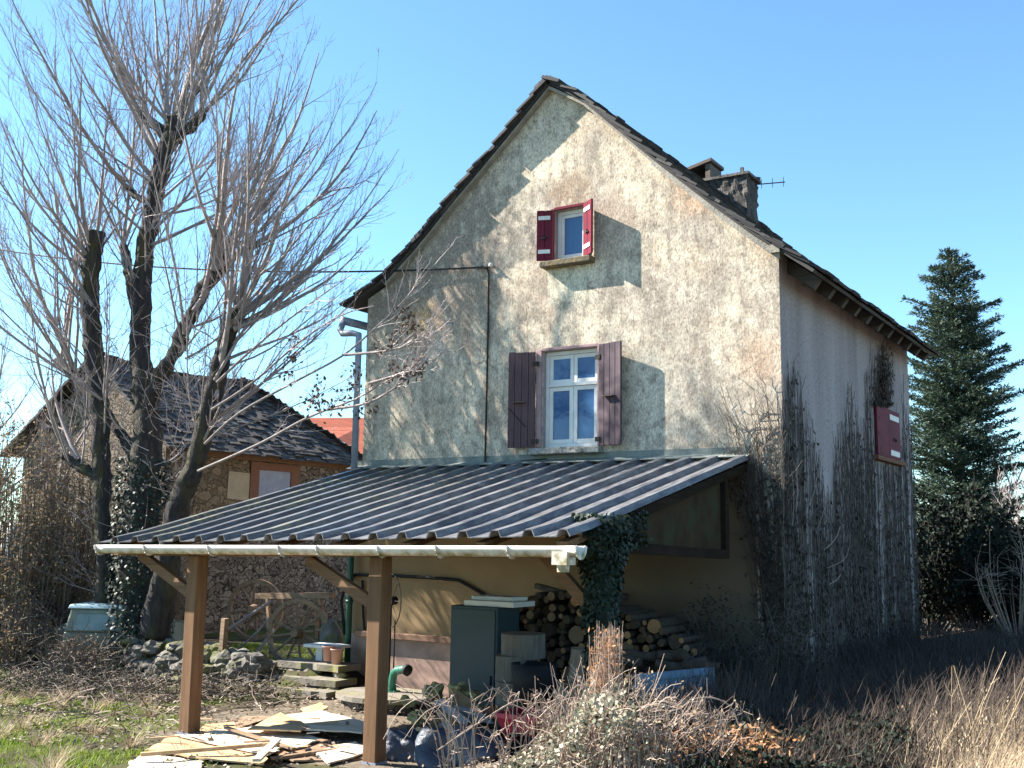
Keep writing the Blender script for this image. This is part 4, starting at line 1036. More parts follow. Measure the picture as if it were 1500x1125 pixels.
# ------------------------------------------------------------------ vegetation
H_ = Vector((rt.x, rt.y, 0)).normalized(); Dp = Vector((fw.x, fw.y, 0)).normalized(); Z_ = Vector((0,0,1))
def mpp(y): return None
def px_r(p, rp): return rp*((p-CAM).dot(fw))/F
def smooth_path(P, n=4):
    out = []
    for i in range(len(P)-1):
        p0 = P[max(0,i-1)]; p1 = P[i]; p2 = P[i+1]; p3 = P[min(len(P)-1,i+2)]
        for k in range(n):
            t = k/n; out.append(.5*((2*p1)+(p2-p0)*t+(2*p0-5*p1+4*p2-p3)*t*t+(3*p1-p0-3*p2+p3)*t**3))
    out.append(P[-1]); return out
class Grow:
    def __init__(s): s.big = MB(); s.fine = MB(); s.tips = []
    def shoot(s, p, d, L, r, lvl, upk=.05, wob=.10, kids=12, klen=.42, ang=(.4,.85)):
        n = max(4, int(L/.28)) if lvl == 0 else (5 if lvl == 1 else 3)
        st = L/n; P = [Vector(p)]; d = d.normalized(); D = [d]
        for i in range(n):
            d = (d+Z_*upk+rv()*wob).normalized(); P.append(P[-1]+d*st); D.append(d)
        rs = [max(.0026, r*(1-.86*i/n)) for i in range(n+1)]
        (s.big if lvl == 0 else s.fine).tube(P, rs, 5 if lvl == 0 else 3, False)
        if lvl == 2: s.tips.append(P[-1]); return
        for k in range(kids):
            t = rnd.uniform(.15, 1.)**.8 if lvl == 0 else rnd.uniform(.2, 1.); i = min(n-1, int(t*n)); q = P[i].lerp(P[i+1], t*n-i)
            a = rnd.uniform(*ang); ax = D[i].cross(rv())
            if ax.length < .05: continue
            nd = Matrix.Rotation(a, 3, ax.normalized()) @ D[i]
            l = (L*(1-t)*.5+L*.22)*klen*rnd.uniform(.6,1.5)
            s.shoot(q, nd, max(.12, l), max(.004, rs[i]*.55), lvl+1, upk*1.2+.03, wob*1.4, 4 if lvl == 0 else 0, .6, (.35,.8))

def limb(mb, pts, y, rp, dy=0, n=14, ny=9):
    m = len(pts); P = [YP(u, v, y+dy*i/(m-1)) for i, (u, v) in enumerate(pts)]
    R0 = [px_r(q, a*.88) for q, a in zip(P, rp)]
    S_ = smooth_path(P, ny); Rr = []
    for i in range(len(S_)):
        f = i/(len(S_)-1)*(m-1); k = min(m-2, int(f)); Rr.append(R0[k]+(R0[k+1]-R0[k])*(f-k))
    b = len(mb.v); mb.tube(S_, Rr, n)
    for i in range(b, len(mb.v)):
        v = Vector(mb.v[i]); k = .05*mn.noise(v*3.5)+.035*mn.noise(v*9); c = S_[(i-b)//n] if (i-b)//n < len(S_) else v
        o = (v-c); mb.v[i] = tuple(v+o.normalized()*k if o.length > 1e-5 else v)
    return P

TY = -1.35
tb0 = YP(185, 1000, TY)
tree = thing('old_ash_tree', 'big bare pollarded tree with ivy clad trunk standing left of the shelter', 'tree', (tb0.x, tb0.y, gz(tb0.x, TY)))
g = Grow(); mb = MB()
limb(mb, [(152,1010),(150,930),(153,850),(150,760),(148,690),(148,620),(140,560),(135,490),(131,420),(139,362),(144,338)], TY-.2, [17,15,15,14,15,15,15,15,15,14,12])
limb(mb, [(195,1015),(200,950),(200,880),(204,800),(208,720),(216,650),(214,590),(206,530),(206,460),(210,390),(224,310),(238,235),(252,195),(256,172)], TY, [52,42,36,32,27,24,21,18,16,15,14,14,16,13], .3)
limb(mb, [(216,600),(236,550),(262,505),(283,455),(302,415),(322,390),(326,372)], TY+.05, [14,13,12,11,11,12,9], -.5)
limb(mb, [(225,930),(245,830),(262,740),(282,690),(300,625),(318,555),(328,505),(345,465),(352,448)], TY-.1, [26,21,18,17,16,15,13,11,8], -.4)
limb(mb, [(212,700),(180,640),(150,600),(120,565),(96,540),(84,528)], TY, [10,9,8,7,6,5], .6)
limb(mb, [(206,480),(192,420),(186,380),(180,350)], TY+.1, [9,9,7,5], .4)
limb(mb, [(150,710),(128,690),(102,672),(92,668)], TY-.25, [9,9,8,7], -.2)
limb(mb, [(250,215),(236,190),(215,178),(208,165)], TY+.25, [9,8,7,5], 0)
limb(mb, [(255,205),(275,190),(292,172),(300,160)], TY+.3, [9,8,8,5], 0)
limb(mb, [(226,295),(208,292),(190,280),(178,262)], TY+.25, [6,5,4,4], .2)
mb.build('trunk', m_bark, tree, True)
def fan(u, v, y, n, a0, a1, L0, L1, r=.036, du=0, dv=0, dsp=.8, upk=.055, kids=13):
    for i in range(n):
        a = R(a0+(a1-a0)*(i+rnd.random())/n); f = rnd.random(); p = YP(u+du*f, v+dv*f, y)+Vector((jit(.08), jit(.08), jit(.08)))
        d = H_*math.sin(a)+Z_*math.cos(a)+Dp*jit(dsp)
        L = rnd.uniform(L0, L1)*1.2*(1-.25*f); g.shoot(p, d, L, r*(rnd.uniform(.65,1.2) if rnd.random() < .74 else rnd.uniform(1.4,2.1)), 0, upk, .085, kids, .5, (.3,.72))
fan(254,180,TY+.3,20,-60,52,3.0,4.8,.036,-6,50)
fan(236,235,TY+.3,14,-75,75,2.6,4.2,.028,-18,90,.9)
fan(297,165,TY+.3,8,-5,60,3.0,4.4,.032,-20,25)
fan(210,170,TY+.3,8,-55,10,2.8,4.2,.03,10,15)
fan(180,265,TY+.4,7,-70,-5,3.0,4.4,.028,15,20)
fan(215,330,TY+.2,11,-60,75,2.2,3.8,.024,-10,110,.9)
fan(140,340,TY-.2,14,-62,20,3.0,4.8,.030,-8,60)
fan(133,430,TY-.2,9,-75,-5,2.4,4.0,.024,5,110)
fan(182,352,TY+.5,6,-50,20,2.6,4.0,.028,8,50)
fan(86,530,TY+.6,13,-62,12,3.6,5.6,.034,50,55)
fan(95,668,TY-.4,6,-45,10,2.8,4.4,.026,25,12)
fan(325,375,TY-.45,19,-14,66,2.8,4.4,.036,-15,30,.9)
fan(300,418,TY-.4,10,-20,70,2.4,4.0,.026,-40,120,.9)
fan(352,450,TY-.5,17,-10,68,2.6,4.2,.034,-16,40,.9)
fan(328,510,TY-.4,11,-10,72,2.2,3.6,.028,-18,90)
fan(300,620,TY-.2,8,-15,70,1.8,3.2,.022,-25,80)
fan(150,560,TY-.2,8,-70,20,1.8,3.4,.020,0,120)
for i in range(230):                   # epicormic twigs along the stems
    k = rnd.choice(((150,900,420),(205,830,300),(262,740,400),(300,640,470)))
    v = rnd.uniform(k[2], k[1]); u = k[0]+jit(22)
    d = rv(); d.z = abs(d.z)*.8+.2; g.shoot(YP(u, v, TY-.1)+rv()*.12, d, rnd.uniform(.5,1.6), .009, 1, .06, .3, 5)
# lower branches reaching across the gable, with dead leaf clumps
clumps = []
for pts, dy in (([(300,650),(350,605),(430,560),(500,522),(548,482),(592,440),(622,402),(640,385)], .2),
            ([(290,690),(380,650),(450,612),(520,585),(560,562),(600,540),(625,510)], .1),
            ([(318,560),(360,520),(420,470),(475,430),(515,402)], -.3),
            ([(310,600),(370,560),(440,500),(500,462),(548,448)], -.5),
            ([(540,562),(585,548),(612,530),(628,500)], -.1), ([(505,520),(560,515),(600,505),(625,490)], .1), ([(480,600),(540,590),(590,560),(640,525)], .2)):
    P = [YP(u, v, -2.2+.1*dy*i) for i, (u, v) in enumerate(pts)]; Q = smooth_path(P, 4)
    g.big.tube(Q, [.026*(1-.85*i/len(Q)) for i in range(len(Q))], 5, False)
    for k in range(22):
        i = rnd.randrange(3, len(Q)-1); d = (Q[i+1]-Q[i]).normalized()+rv()*.8; d.z += .3
        g.shoot(Q[i], d, rnd.uniform(.3,.9), .007, 1, .05, .2, 5)
g.big.build('limbs', m_limb, tree, True); g.fine.build('crown', m_twig, tree)
lf = MB()
for (u, v, n, s) in ((592,460,16,12),(603,478,16,10),(585,545,34,18),(610,540,20,14),(575,490,10,10),(430,522,16,8),(425,545,14,12),(436,500,8,8),(462,585,24,16),(480,600,18,14),(500,585,14,18),(515,560,14,14),(540,598,14,14),(470,560,8,10),(560,510,10,12),(520,540,10,14)):
    for i in range(n*2):
        p = YP(u+rnd.gauss(0,s*.6), v+rnd.gauss(0,s*.6), -2.2+jit(.25)); lf.leaf(p, rv()-Z_*.8, rv(), rnd.uniform(.05,.10), rnd.uniform(.035,.06))
lf.build('dead_leaves', m_deadleaf, tree)
iv = MB()                              # ivy on the main trunk
for i in range(5200):
    v = 1000-rnd.random()**1.35*330; f = (1000-v)/330
    c = YP(200+10*f, v, TY); r = px_r(c, 44-14*f)*(1+.22*mn.noise(Vector((v*.03, i*.01, 0))))
    a = rnd.uniform(0, 2*math.pi); o = Vector((math.cos(a), math.sin(a), 0)); p = c+o*(r+rnd.uniform(0,.10))
    iv.leaf(p, (o*.5-Z_+rv()*.6), o+rv()*.5, rnd.uniform(.05,.09), rnd.uniform(.045,.08))
iv.build('trunk_ivy', m_ivy, tree)

# the other bare trees at the far left and right edges
def bare_tree(u, v, dep, hgt, lab, seed, mat=m_limb, nsh=10, spread=40, L=(2.,3.2), r=.05, kids=11, lean=0):
    p = DP(u, v, dep); p.z = gz(p.x, p.y); t = thing('bare_tree', lab, 'tree', p); q = Grow(); m = MB()
    P = [p+Vector((jit(.1)*i+lean*i*.2, jit(.1)*i, hgt*i/5-.05)) for i in range(6)]
    m.tube(smooth_path(P, 3), [r*2.2*(1-.6*i/15) for i in range(16)], 7); m.build('trunk', mat, t, True)
    for i in range(nsh):
        a = R(rnd.uniform(-spread, spread)); k = rnd.uniform(.35, 1); b = P[0].lerp(P[5], k); b = P[min(4,int(k*5))].lerp(P[min(5,int(k*5)+1)], k*5-int(k*5))
        az = rnd.uniform(0, 6.28); q.shoot(b, Vector((math.cos(az)*abs(math.sin(a)), math.sin(az)*abs(math.sin(a)), math.cos(a))), rnd.uniform(*L), r*.6, 0, .05, .1, kids)
    q.big.build('limbs', mat, t, True); q.fine.build('crown', m_twig, t)
bare_tree(-25, 800, 23, 4.2, 'slender bare tree at the left edge of the garden behind the hedge', 1, nsh=14, spread=55, L=(2.2,3.6))
bare_tree(82, 780, 21.5, 3.4, 'thin pale multi stemmed tree between the hedge and the big tree', 2, nsh=12, spread=30, L=(1.6,2.8), r=.04)
bare_tree(1478, 850, 25, 3.0, 'thin pale bare tree at the right edge beside the fir', 3, nsh=12, spread=40, L=(1.4,2.4), r=.04)
bare_tree(1515, 850, 23, 2.6, 'bushy bare tree cut by the right edge of the picture', 4, nsh=14, spread=45, L=(1.4,2.2), r=.04)

def shrub(name, u, v, dep, w, h, lab, nst, nlf, lmat, tmat, lsz, base=None, cat='shrub', dens=1.):
    p = DP(u, v, dep); p.z = gz(p.x, p.y); t = thing(name, lab, cat, p); m = MB(); lf = MB(); tips = []
    for i in range(nst):
        a = rnd.uniform(0, 6.28); rr = rnd.random()**.6; e = p+Vector((math.cos(a)*w*rr, math.sin(a)*w*rr*.8, h*math.sqrt(max(0.04,1-rr*rr*.75))*rnd.uniform(.55,1.05)))
        s0 = p+Vector((math.cos(a)*w*.25*rr, math.sin(a)*w*.2*rr, 0)); md = s0.lerp(e, .5)+Vector((math.cos(a)*w*.15, math.sin(a)*w*.12, .1))+rv()*.1
        Q = smooth_path([s0, md, e], 4); m.tube(Q, [.014*(1-.8*k/len(Q)) for k in range(len(Q))], 3, False); tips += Q[2:]
        for k in range(5):
            q = Q[rnd.randrange(3, len(Q))]; d = rv(); d.z = abs(d.z); m.tube([q, q+d*rnd.uniform(.1,.3), q+d*rnd.uniform(.3,.45)+rv()*.06], [.006,.005,.003], 3, False); tips.append(q+d*.25)
    m.build('stems', tmat, t)
    for i in range(nlf):
        q = tips[rnd.randrange(len(tips))]+rv()*rnd.uniform(0,.16); lf.leaf(q, rv()+Z_*.2, rv(), rnd.uniform(.6,1.2)*lsz, rnd.uniform(.35,.7)*lsz)
    lf.build('foliage', lmat, t); return t
shrub('hedge_shrub', 10, 930, 20.6, 1.5, 4.7, 'tall tangled brown hedge bush at the far left edge', 230, 8200, m_hedge, m_hedgetwig, .075)
shrub('hedge_shrub', 88, 930, 21, 1.25, 4.2, 'brown leafless hedge bush just left of the big tree', 210, 7000, m_hedge, m_hedgetwig, .07)
shrub('hedge_shrub', 20, 945, 19.5, .9, 1.2, 'low brown tangle in front of the tall hedge', 90, 1500, m_hedge, m_hedgetwig, .06)
shrub('hedge_shrub', 215, 940, 22, 1.3, 3.9, 'thin brown scrub behind the ivy clad trunk', 190, 2600, m_hedge, m_hedgetwig, .05)
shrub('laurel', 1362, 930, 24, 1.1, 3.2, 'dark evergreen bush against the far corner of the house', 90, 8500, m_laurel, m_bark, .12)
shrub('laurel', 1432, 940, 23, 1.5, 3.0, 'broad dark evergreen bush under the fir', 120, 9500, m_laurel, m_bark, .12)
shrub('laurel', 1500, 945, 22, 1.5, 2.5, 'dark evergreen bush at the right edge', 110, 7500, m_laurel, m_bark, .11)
shrub('hedge_shrub', 1490, 930, 21, 1.0, 2.2, 'pale twiggy shrub in front of the right edge evergreen', 34, 200, m_hedge, m_cane, .05)

# fir tree
fb_ = DP(1391, 362, 27); fb_.z = gz(fb_.x, fb_.y); ap = DP(1391, 362, 27).z
fir = thing('fir_tree', 'dark blue green fir tree behind the far corner of the house', 'tree', fb_); m = MB(); nd = MB()
hF = ap-fb_.z; m.tube([fb_, fb_+Z_*hF*.5, fb_+Z_*hF], [.20,.11,.012], 8)
z = .7
while z < hF-.15:
    top_ = hF-z; wr = (.05+.95*(1-math.exp(-top_/1.7))+.09*top_)*rnd.uniform(.75,1.12); nb = 7 if top_ > 1.6 else (5 if top_ > .7 else 3); a0 = rnd.random()*6
    for k in range(nb):
        a = a0+2*math.pi*k/nb+jit(.35); Lb = wr*rnd.uniform(.6,1.25); o = Vector((math.cos(a), math.sin(a), 0)); base = fb_+Z_*(z+jit(.06))
        rise = .75 if top_ < 1.5 else .42+jit(.12)
        P = [base, base+o*Lb*.5+Z_*Lb*(rise-.18), base+o*Lb+Z_*Lb*rise]
        Q = smooth_path(P, 4); m.tube(Q, [.018*(1-.8*i/len(Q)) for i in range(len(Q))], 3, False)
        sd_v = o.cross(Z_)
        nt_ = int(6+Lb*9)
        for j in range(nt_):
            f = .12+.88*(j+rnd.random())/nt_; i = min(len(Q)-2, int(f*(len(Q)-1))); q = Q[i].lerp(Q[i+1], f*(len(Q)-1)-i)
            for s in (-1, 1):
                d = (o*.75+sd_v*s*rnd.uniform(.4,1.)+Z_*rnd.uniform(-.1,.35)).normalized(); lt_ = (1.08-f)*Lb*rnd.uniform(.25,.5)+.09
                e = q+d*lt_; 
                nn = int(4+lt_*22)
                for x_ in range(nn):
                    w_ = q.lerp(e, (x_+rnd.random())/nn); nd.leaf(w_, d+rv()*.75+Z_*.15, rv()*.8+Z_, rnd.uniform(.07,.13), rnd.uniform(.022,.04))
        for x_ in range(5): nd.leaf(Q[-1], o+Z_*.6+rv()*.5, rv(), rnd.uniform(.08,.16), .03)
    z += rnd.uniform(.11,.19)
for s in range(24): nd.leaf(fb_+Z_*(hF-rnd.uniform(0,.45)), rv()+Z_*2.4, rv(), .08, .018)
m.build('trunk', m_bark, fir); nd.build('crown', m_needle, fir)

# ivy on the third post
px3, py3 = posts[2]; z0 = gz(px3, py3); iv = MB(); st_ = MB()
ivy = thing('post_ivy', 'dark green ivy swallowing the right hand post of the shelter', 'ivy', (px3, py3, z0))
for i in range(7):
    a = rnd.uniform(0,6.28); P = [Vector((px3+math.cos(a+.3*k)*.13, py3+math.sin(a+.3*k)*.13, z0+k*.3)) for k in range(8)]; st_.tube(P, .014, 4)
st_.build('stems', m_creepstem, ivy)
for i in range(9500):
    f = rnd.random(); zz = z0+f*2.35; a = rnd.uniform(0, 6.28)
    r = .11+.05*sst(.1,.5,f)+.09*sst(.6,1,f)+.07*mn.noise(Vector((f*7, math.cos(a), math.sin(a))))
    if f < .25 and rnd.random() < .5: continue
    o = Vector((math.cos(a), math.sin(a), 0)); p = Vector((px3,py3,zz))+o*(r*rnd.uniform(.75,1.12))
    iv.leaf(p, o*.5-Z_*.9+rv()*.5, o+rv()*.5, rnd.uniform(.035,.065), rnd.uniform(.035,.06))
for i in range(1500):
    c = Vector((px3+.05, py3+rnd.uniform(-.55,.75), .12+jit(.22))); c.z = min(c.z+.1*(c.y-py3), zroof(c.x, c.y)-.05)
    iv.leaf(c+Vector((jit(.16),0,0)), rv()-Z_*.6, rv()+Vector((.6,-.6,0)), rnd.uniform(.035,.065), rnd.uniform(.035,.06))
iv.build('leaves', m_ivy, ivy)

# creeper on the weather side
prof_h = [(1146,600),(1156,545),(1166,535),(1180,580),(1196,660),(1210,715),(1222,690),(1236,620),(1252,572),(1264,650),(1276,560),(1286,490),(1298,482),(1306,590),(1318,640),(1330,560),(1345,650)]
def ph(u):
    for (a, va), (b, vb) in zip(prof_h, prof_h[1:]):
        if a <= u <= b: return va+(vb-va)*(u-a)/(b-a)
    return 700
crp = thing('side_creeper', 'leafless brown creeper covering the shaded side wall of the house', 'creeper', (W+.05, 3.8, -1.8)); st_ = MB(); lf = MB()
for i in range(260):
    u = rnd.uniform(1146, 1342); v1 = ph(u)+abs(rnd.gauss(0,45))-12
    y = XP(u, 750, W+.03).y; zt = XP(u, v1, W+.03).z; zb = gz(W+.2, y)-.05
    if 1168 < u < 1236 and rnd.random() < .55: zb += rnd.uniform(.3,1.0)
    if zt < zb+.4: continue
    if 4.85 < y < 6.65: zt = min(zt, 1.46+jit(.06))
    n = int((zt-zb)/.28)+2; P = []; yy = y
    for k in range(n+1):
        P.append(Vector((W+.015+abs(jit(.03)), yy, zb+(zt-zb)*k/n))); yy += jit(.05)
    st_.tube(P, [.009*(1-.75*k/n)+.002 for k in range(n+1)], 3, False)
    for k in range(int((zt-zb)*6.5)):
        f = rnd.random()**1.5; i2 = min(n-1, int(f*n)); q = P[i2].lerp(P[i2+1], f*n-i2)
        if rnd.random() > .25+.75*(1-f): continue
        lf.leaf(q+Vector((abs(jit(.06)), jit(.08), jit(.05))), Vector((.25,jit(.6),-1))+rv()*.4, Vector((1,jit(.5),jit(.5))), rnd.uniform(.05,.10), rnd.uniform(.035,.07))
    for k in range(4):
        q = P[rnd.randrange(len(P))]; e = q+Vector((abs(jit(.05)), jit(.2), rnd.uniform(.1,.35))); st_.tube([q, q.lerp(e,.5)+rv()*.03, e], [.004,.004,.002], 3, False)
for i in range(46):
    u = rnd.gauss(1292, 7); a_, b_ = XP(u, 592, W+.03), XP(u+jit(3), 490+abs(rnd.gauss(0,40)), W+.03); Q = [a_, a_.lerp(b_,.5)+Vector((0,jit(.08),0)), b_]; st_.tube(Q, [.006,.005,.002], 3, False)
    for k in range(26):
        f = rnd.random()**1.4; lf.leaf(a_.lerp(b_,f)+Vector((abs(jit(.05)),jit(.09),0)), Vector((.2,jit(.5),-1)), Vector((1,jit(.5),jit(.5))), rnd.uniform(.05,.09), rnd.uniform(.03,.06))
st_.build('stems', m_creepstem, crp); lf.build('leaves', m_creepleaf, crp)
pl_ = MB()
for pts in (((1212,722),(1209,740),(1204,757),(1195,782)),((1231,770),(1226,785),(1217,797),(1206,806)),((1243,802),(1240,815),(1230,824),(1212,832)),((1231,842),(1225,850),(1215,856)),((1196,700),(1193,720),(1186,738),(1180,750)),((1160,690),(1163,730),(1161,770)),((1167,685),(1168,720),(1166,750))):
    pl_.tube(smooth_path([XP(u, v, W+.09+.03*i) for i, (u, v) in enumerate(pts)], 4), [.009-.0004*i for i in range(4*len(pts)-3)], 4, False)
pl_.build('loose_stems', m_cane, crp)
crf = thing('gable_creeper', 'dark withered creeper fanning up the right end of the gable wall', 'creeper', (7.3, -.1, -1.8)); st_ = MB(); lf = MB()
for i in range(46):
    u0 = rnd.uniform(1120,1156); v0 = rnd.uniform(900,985); k = rnd.random(); u1, v1 = 1062+70*k+jit(14), 690-150*k*rnd.random()+jit(30)
    if rnd.random() < .3: u1, v1 = rnd.uniform(1040,1140), rnd.uniform(540,690)
    m_ = (u0*.45+u1*.55+12+jit(8), v0*.5+v1*.5+jit(12)); Q = smooth_path([YP(u0,v0,-.02-abs(jit(.05))), YP(*m_, -.03-abs(jit(.05))), YP(u1,v1,-.02-abs(jit(.06)))], 6)
    Q = [q if q.z < 1.0 or q.x > 7.2 or q.z > 1.35 else q for q in Q]
    st_.tube(Q, [.010*(1-.8*j/len(Q)) for j in range(len(Q))], 3, False)
    for j in range(9):
        a = rnd.randrange(3, len(Q)); q = Q[a]; e = q+Vector((jit(.3), -abs(jit(.08)), rnd.uniform(.05,.4))); st_.tube([q, q.lerp(e,.5)+rv()*.03, e], [.005,.004,.002], 3, False)
    for j in range(17):
        f = rnd.random(); a = int(f*(len(Q)-1)); q = Q[a]
        if q.z > .95: continue
        lf.leaf(q+Vector((jit(.07), -abs(jit(.05)), jit(.07))), rv()-Z_*.7, rv()-Vector((0,1,0)), rnd.uniform(.04,.08), rnd.uniform(.03,.055))
st_.build('stems', m_creepstem, crf); lf.build('leaves', m_creepleaf, crf)
def dead_bush(u, v, y, w, h, n, lab):
    p = YP(u, v, y); p.z = gz(p.x, p.y); t = thing('dead_bush', lab, 'shrub', p); m = MB(); lf = MB()
    for i in range(n):
        e = p+Vector((jit(w), jit(.4), h*rnd.uniform(.45,1.))); q = smooth_path([p+Vector((jit(.15),jit(.1),0)), p.lerp(e,.5)+rv()*.14, e], 5)
        m.tube(q, [.010*(1-.8*k/len(q))+.001 for k in range(len(q))], 3, False)
        for k in range(7):
            a = q[rnd.randrange(3,len(q))]; b = a+rv()*rnd.uniform(.1,.3); m.tube([a,b], [.004,.002], 3, False); lf.leaf(b, rv()-Z_*.4, rv(), rnd.uniform(.03,.06), rnd.uniform(.02,.04))
            for j in range(4): lf.leaf(a+rv()*.06, rv()-Z_*.4, rv(), rnd.uniform(.03,.06), rnd.uniform(.02,.04))
    m.build('stems', m_creepstem, t); lf.build('leaves', m_creepleaf, t)
dead_bush(1075, 985, -.6, .75, 1.45, 34, 'dark withered bush standing before the right end of the gable')
dead_bush(1000, 985, -1.2, .6, 1.05, 30, 'low dark tangled bush at the right end of the woodpile')
dead_bush(1135, 1000, -1.0, .6, 1.2, 26, 'withered bush at the near corner of the house')

# ------------------------------------------------------------------ grass, weeds, litter
def blade(mb, p, d, h, w, bend):
    s_ = Vector((-d.y, d.x, 0)); s_ = s_.normalized()*w if s_.length > 1e-4 else Vector((w,0,0))
    a = p+Z_*h*.55+d*bend*.35; b = p+Z_*h+d*bend
    mb.add([p-s_, p+s_, a+s_*.7, a-s_*.7, b], [(0,1,2,3),(3,2,4)])
def field(n, region, hmin, hmax, w, bend, mb, clump=1.6, thr=-.2, lean=Vector((0,0,0))):
    k = 0; t = 0
    while k < n and t < n*12:
        t += 1; x, y = region(); c = mn.noise(Vector((x*clump, y*clump, 7)))
        if c < thr: continue
        a = rnd.uniform(0,6.28); d = Vector((math.cos(a), math.sin(a), 0))+lean; h = rnd.uniform(hmin,hmax)*(.7+.6*max(0,c+.3))
        blade(mb, Vector((x,y,gz(x,y)-.03)), d, h, w*rnd.uniform(.6,1.3), bend*h*rnd.random()*1.6); k += 1
def inhouse(x, y): return -.1 < x < W+.02 and y > -.02
def px_region(u0, u1, v0, v1):
    def f():
        q = GP(rnd.uniform(u0,u1), rnd.uniform(v0,v1)); return q.x, q.y
    return f
def rect(x0, x1, y0, y1):
    def f():
        while True:
            x, y = rnd.uniform(x0,x1), rnd.uniform(y0,y1)
            if not inhouse(x, y): return x, y
    return f
mb = MB(); field(19000, rect(-6, 1.2, -8.2, -4.0), .05, .14, .006, .5, mb, 1.3, -.25); field(5000, rect(-4, -.6, -.9, 1.5), .05, .12, .008, .5, mb, 1.2, -.3)
field(2500, rect(.8, 3.2, -8.4, -5.6), .05, .12, .006, .5, mb, 1.3, 0)
tag(mb.build('grass', m_grass), 'bright green winter turf with tufts at the lower left', 'grass', kind='stuff')
mb = MB()
for i in range(75):
    x, y = rect(-6.5, 2.4, -8.2, -3.4)()
    if .6 < x and y > -5.6: continue
    for k in range(70):
        a = rnd.uniform(0,6.28); d = Vector((math.cos(a), math.sin(a), 0)); r = rnd.random()*.12; h = rnd.uniform(.10,.28)
        blade(mb, Vector((x,y,gz(x,y)-.02))+d*r, d, h*(1-r*2.5), .0045, h*rnd.uniform(.5,1.5))
tag(mb.build('dry_tussocks', m_straw), 'pale dry grass tussocks scattered in the turf', 'dry grass', kind='stuff')
mb = MB()
for i in range(12000):
    x, y = rect(-8, 3.5, -6.5, -1.2)()
    if x > .4 and rnd.random() < .7: continue
    if mn.noise(Vector((x*1.5,y*1.5,3))) < -.1: continue
    p = Vector((x, y, gz(x,y)+rnd.uniform(.0,.05)+.03)); mb.leaf(p, Vector((jit(1),jit(1),jit(.4))), Z_+rv()*.7, rnd.uniform(.04,.09), rnd.uniform(.02,.05))
for i in range(900):
    x, y = rect(-8, .6, -5.5, -1.6)(); p = Vector((x,y,gz(x,y)+.06)); d = Vector((jit(1),jit(1),jit(.25))).normalized(); l = rnd.uniform(.15,.7); mb.tube([p, p+d*l*.5+rv()*.05, p+d*l], [.008,.007,.004], 3, False)
for i in range(2600):
    x, y = rect(.2, 8, -6.2, -.2)(); p = Vector((x, y, gz(x,y)+rnd.uniform(.0,.04)+.03)); mb.leaf(p, Vector((jit(1),jit(1),jit(.3))), Z_+rv()*.6, rnd.uniform(.03,.10), rnd.uniform(.015,.05))
tag(mb.build('leaf_litter', m_litter), 'dead leaves and twigs lying under the big tree', 'leaf litter', kind='stuff')
# twiggy undergrowth by the retaining wall
def tangle(u, v, dep, w, d_, h, n, nlf, lab, mat, lmat):
    p = DP(u, v, dep); p.z = gz(p.x, p.y); t = thing('bramble_tangle', lab, 'bramble', p); m = MB(); lf = MB()
    for i in range(n):
        q = p+H_*jit(w)+Dp*jit(d_)+Z_*rnd.uniform(0,h*.7)*rnd.random(); q.z = max(q.z, gz(q.x,q.y)); d = rv(); d.z = abs(d.z)*.8; Q = [q]; L_ = rnd.uniform(.25,.8)
        for k in range(6):
            d = (d+rv()*.45-Z_*.10*k*.5).normalized(); Q.append(Q[-1]+d*L_/6)
        m.tube(Q, [.0055*(1-.1*k) for k in range(7)], 3, False)
        for k in range(nlf): lf.leaf(Q[rnd.randrange(7)]+rv()*.04, rv(), rv(), rnd.uniform(.025,.06), rnd.uniform(.02,.04))
    m.build('canes', mat, t); lf.build('leaves', lmat, t)
shrub('bramble_tangle', 112, 975, 18.3, .7, .75, 'sparse bare twigs standing in front of the turquoise van', 60, 260, m_hedge, m_hedgetwig, .05, cat='bramble')
tangle(30, 1000, 17.0, 1.3, .5, .5, 330, 3, 'dark bramble tangle at the far left foot of the dry stone wall', m_hedgetwig, m_laurel)
tangle(130, 985, 17.5, 1.0, .4, .55, 260, 3, 'dark briar growth on the dry stone wall before the van', m_hedgetwig, m_laurel)
tangle(235, 1010, 16.8, .9, .5, .45, 260, 1, 'bare twigs between the big trunk and the left post', m_hedgetwig, m_litter)
tangle(340, 1000, 16.9, .7, .4, .5, 200, 2, 'twiggy tangle beside the stone steps', m_hedgetwig, m_laurel)
# shaded weeds right of the shelter
mb = MB()
def weeds(n, region, h0, h1, m):
    for i in range(n):
        x, y = region(); h = rnd.uniform(h0,h1)*(.75+.6*mn.noise(Vector((x*.8,y*.8,1)))); a = rnd.uniform(0,6.28); d = Vector((math.cos(a),math.sin(a),0))*rnd.uniform(.05,.45)*h+Vector((.12,.06,0))*h
        p = Vector((x,y,gz(x,y)-.03)); w_ = rnd.uniform(.0018,.0042)
        m.tube([p, p+Z_*h*.5+d*.3, p+Z_*h+d], [w_*1.3,w_,w_*.6], 3, False)
        if rnd.random() < .5:
            q = p+Z_*h*.7+d*.55
            for k in range(3): m.tube([q, q+rv()*.08+Z_*.08], [w_*.7,w_*.4], 3, False)
def wreg():
    while True:
        x, y = rnd.uniform(7.2, 15), rnd.uniform(-6., 10)
        if inhouse(x, y): continue
        q = Vector((x, y, gz(x, y)))-CAM; uu = 750+F*q.dot(rt)/q.dot(fw)
        if q.dot(fw) < 10.2-.6*rnd.random() and uu < 1330 and rnd.random() > .02: continue
        if q.dot(fw) < 8: continue
        if rnd.random() > 1.2-sst(1, 10, y): continue
        return x, y
weeds(9000, wreg, .25, .72, mb)
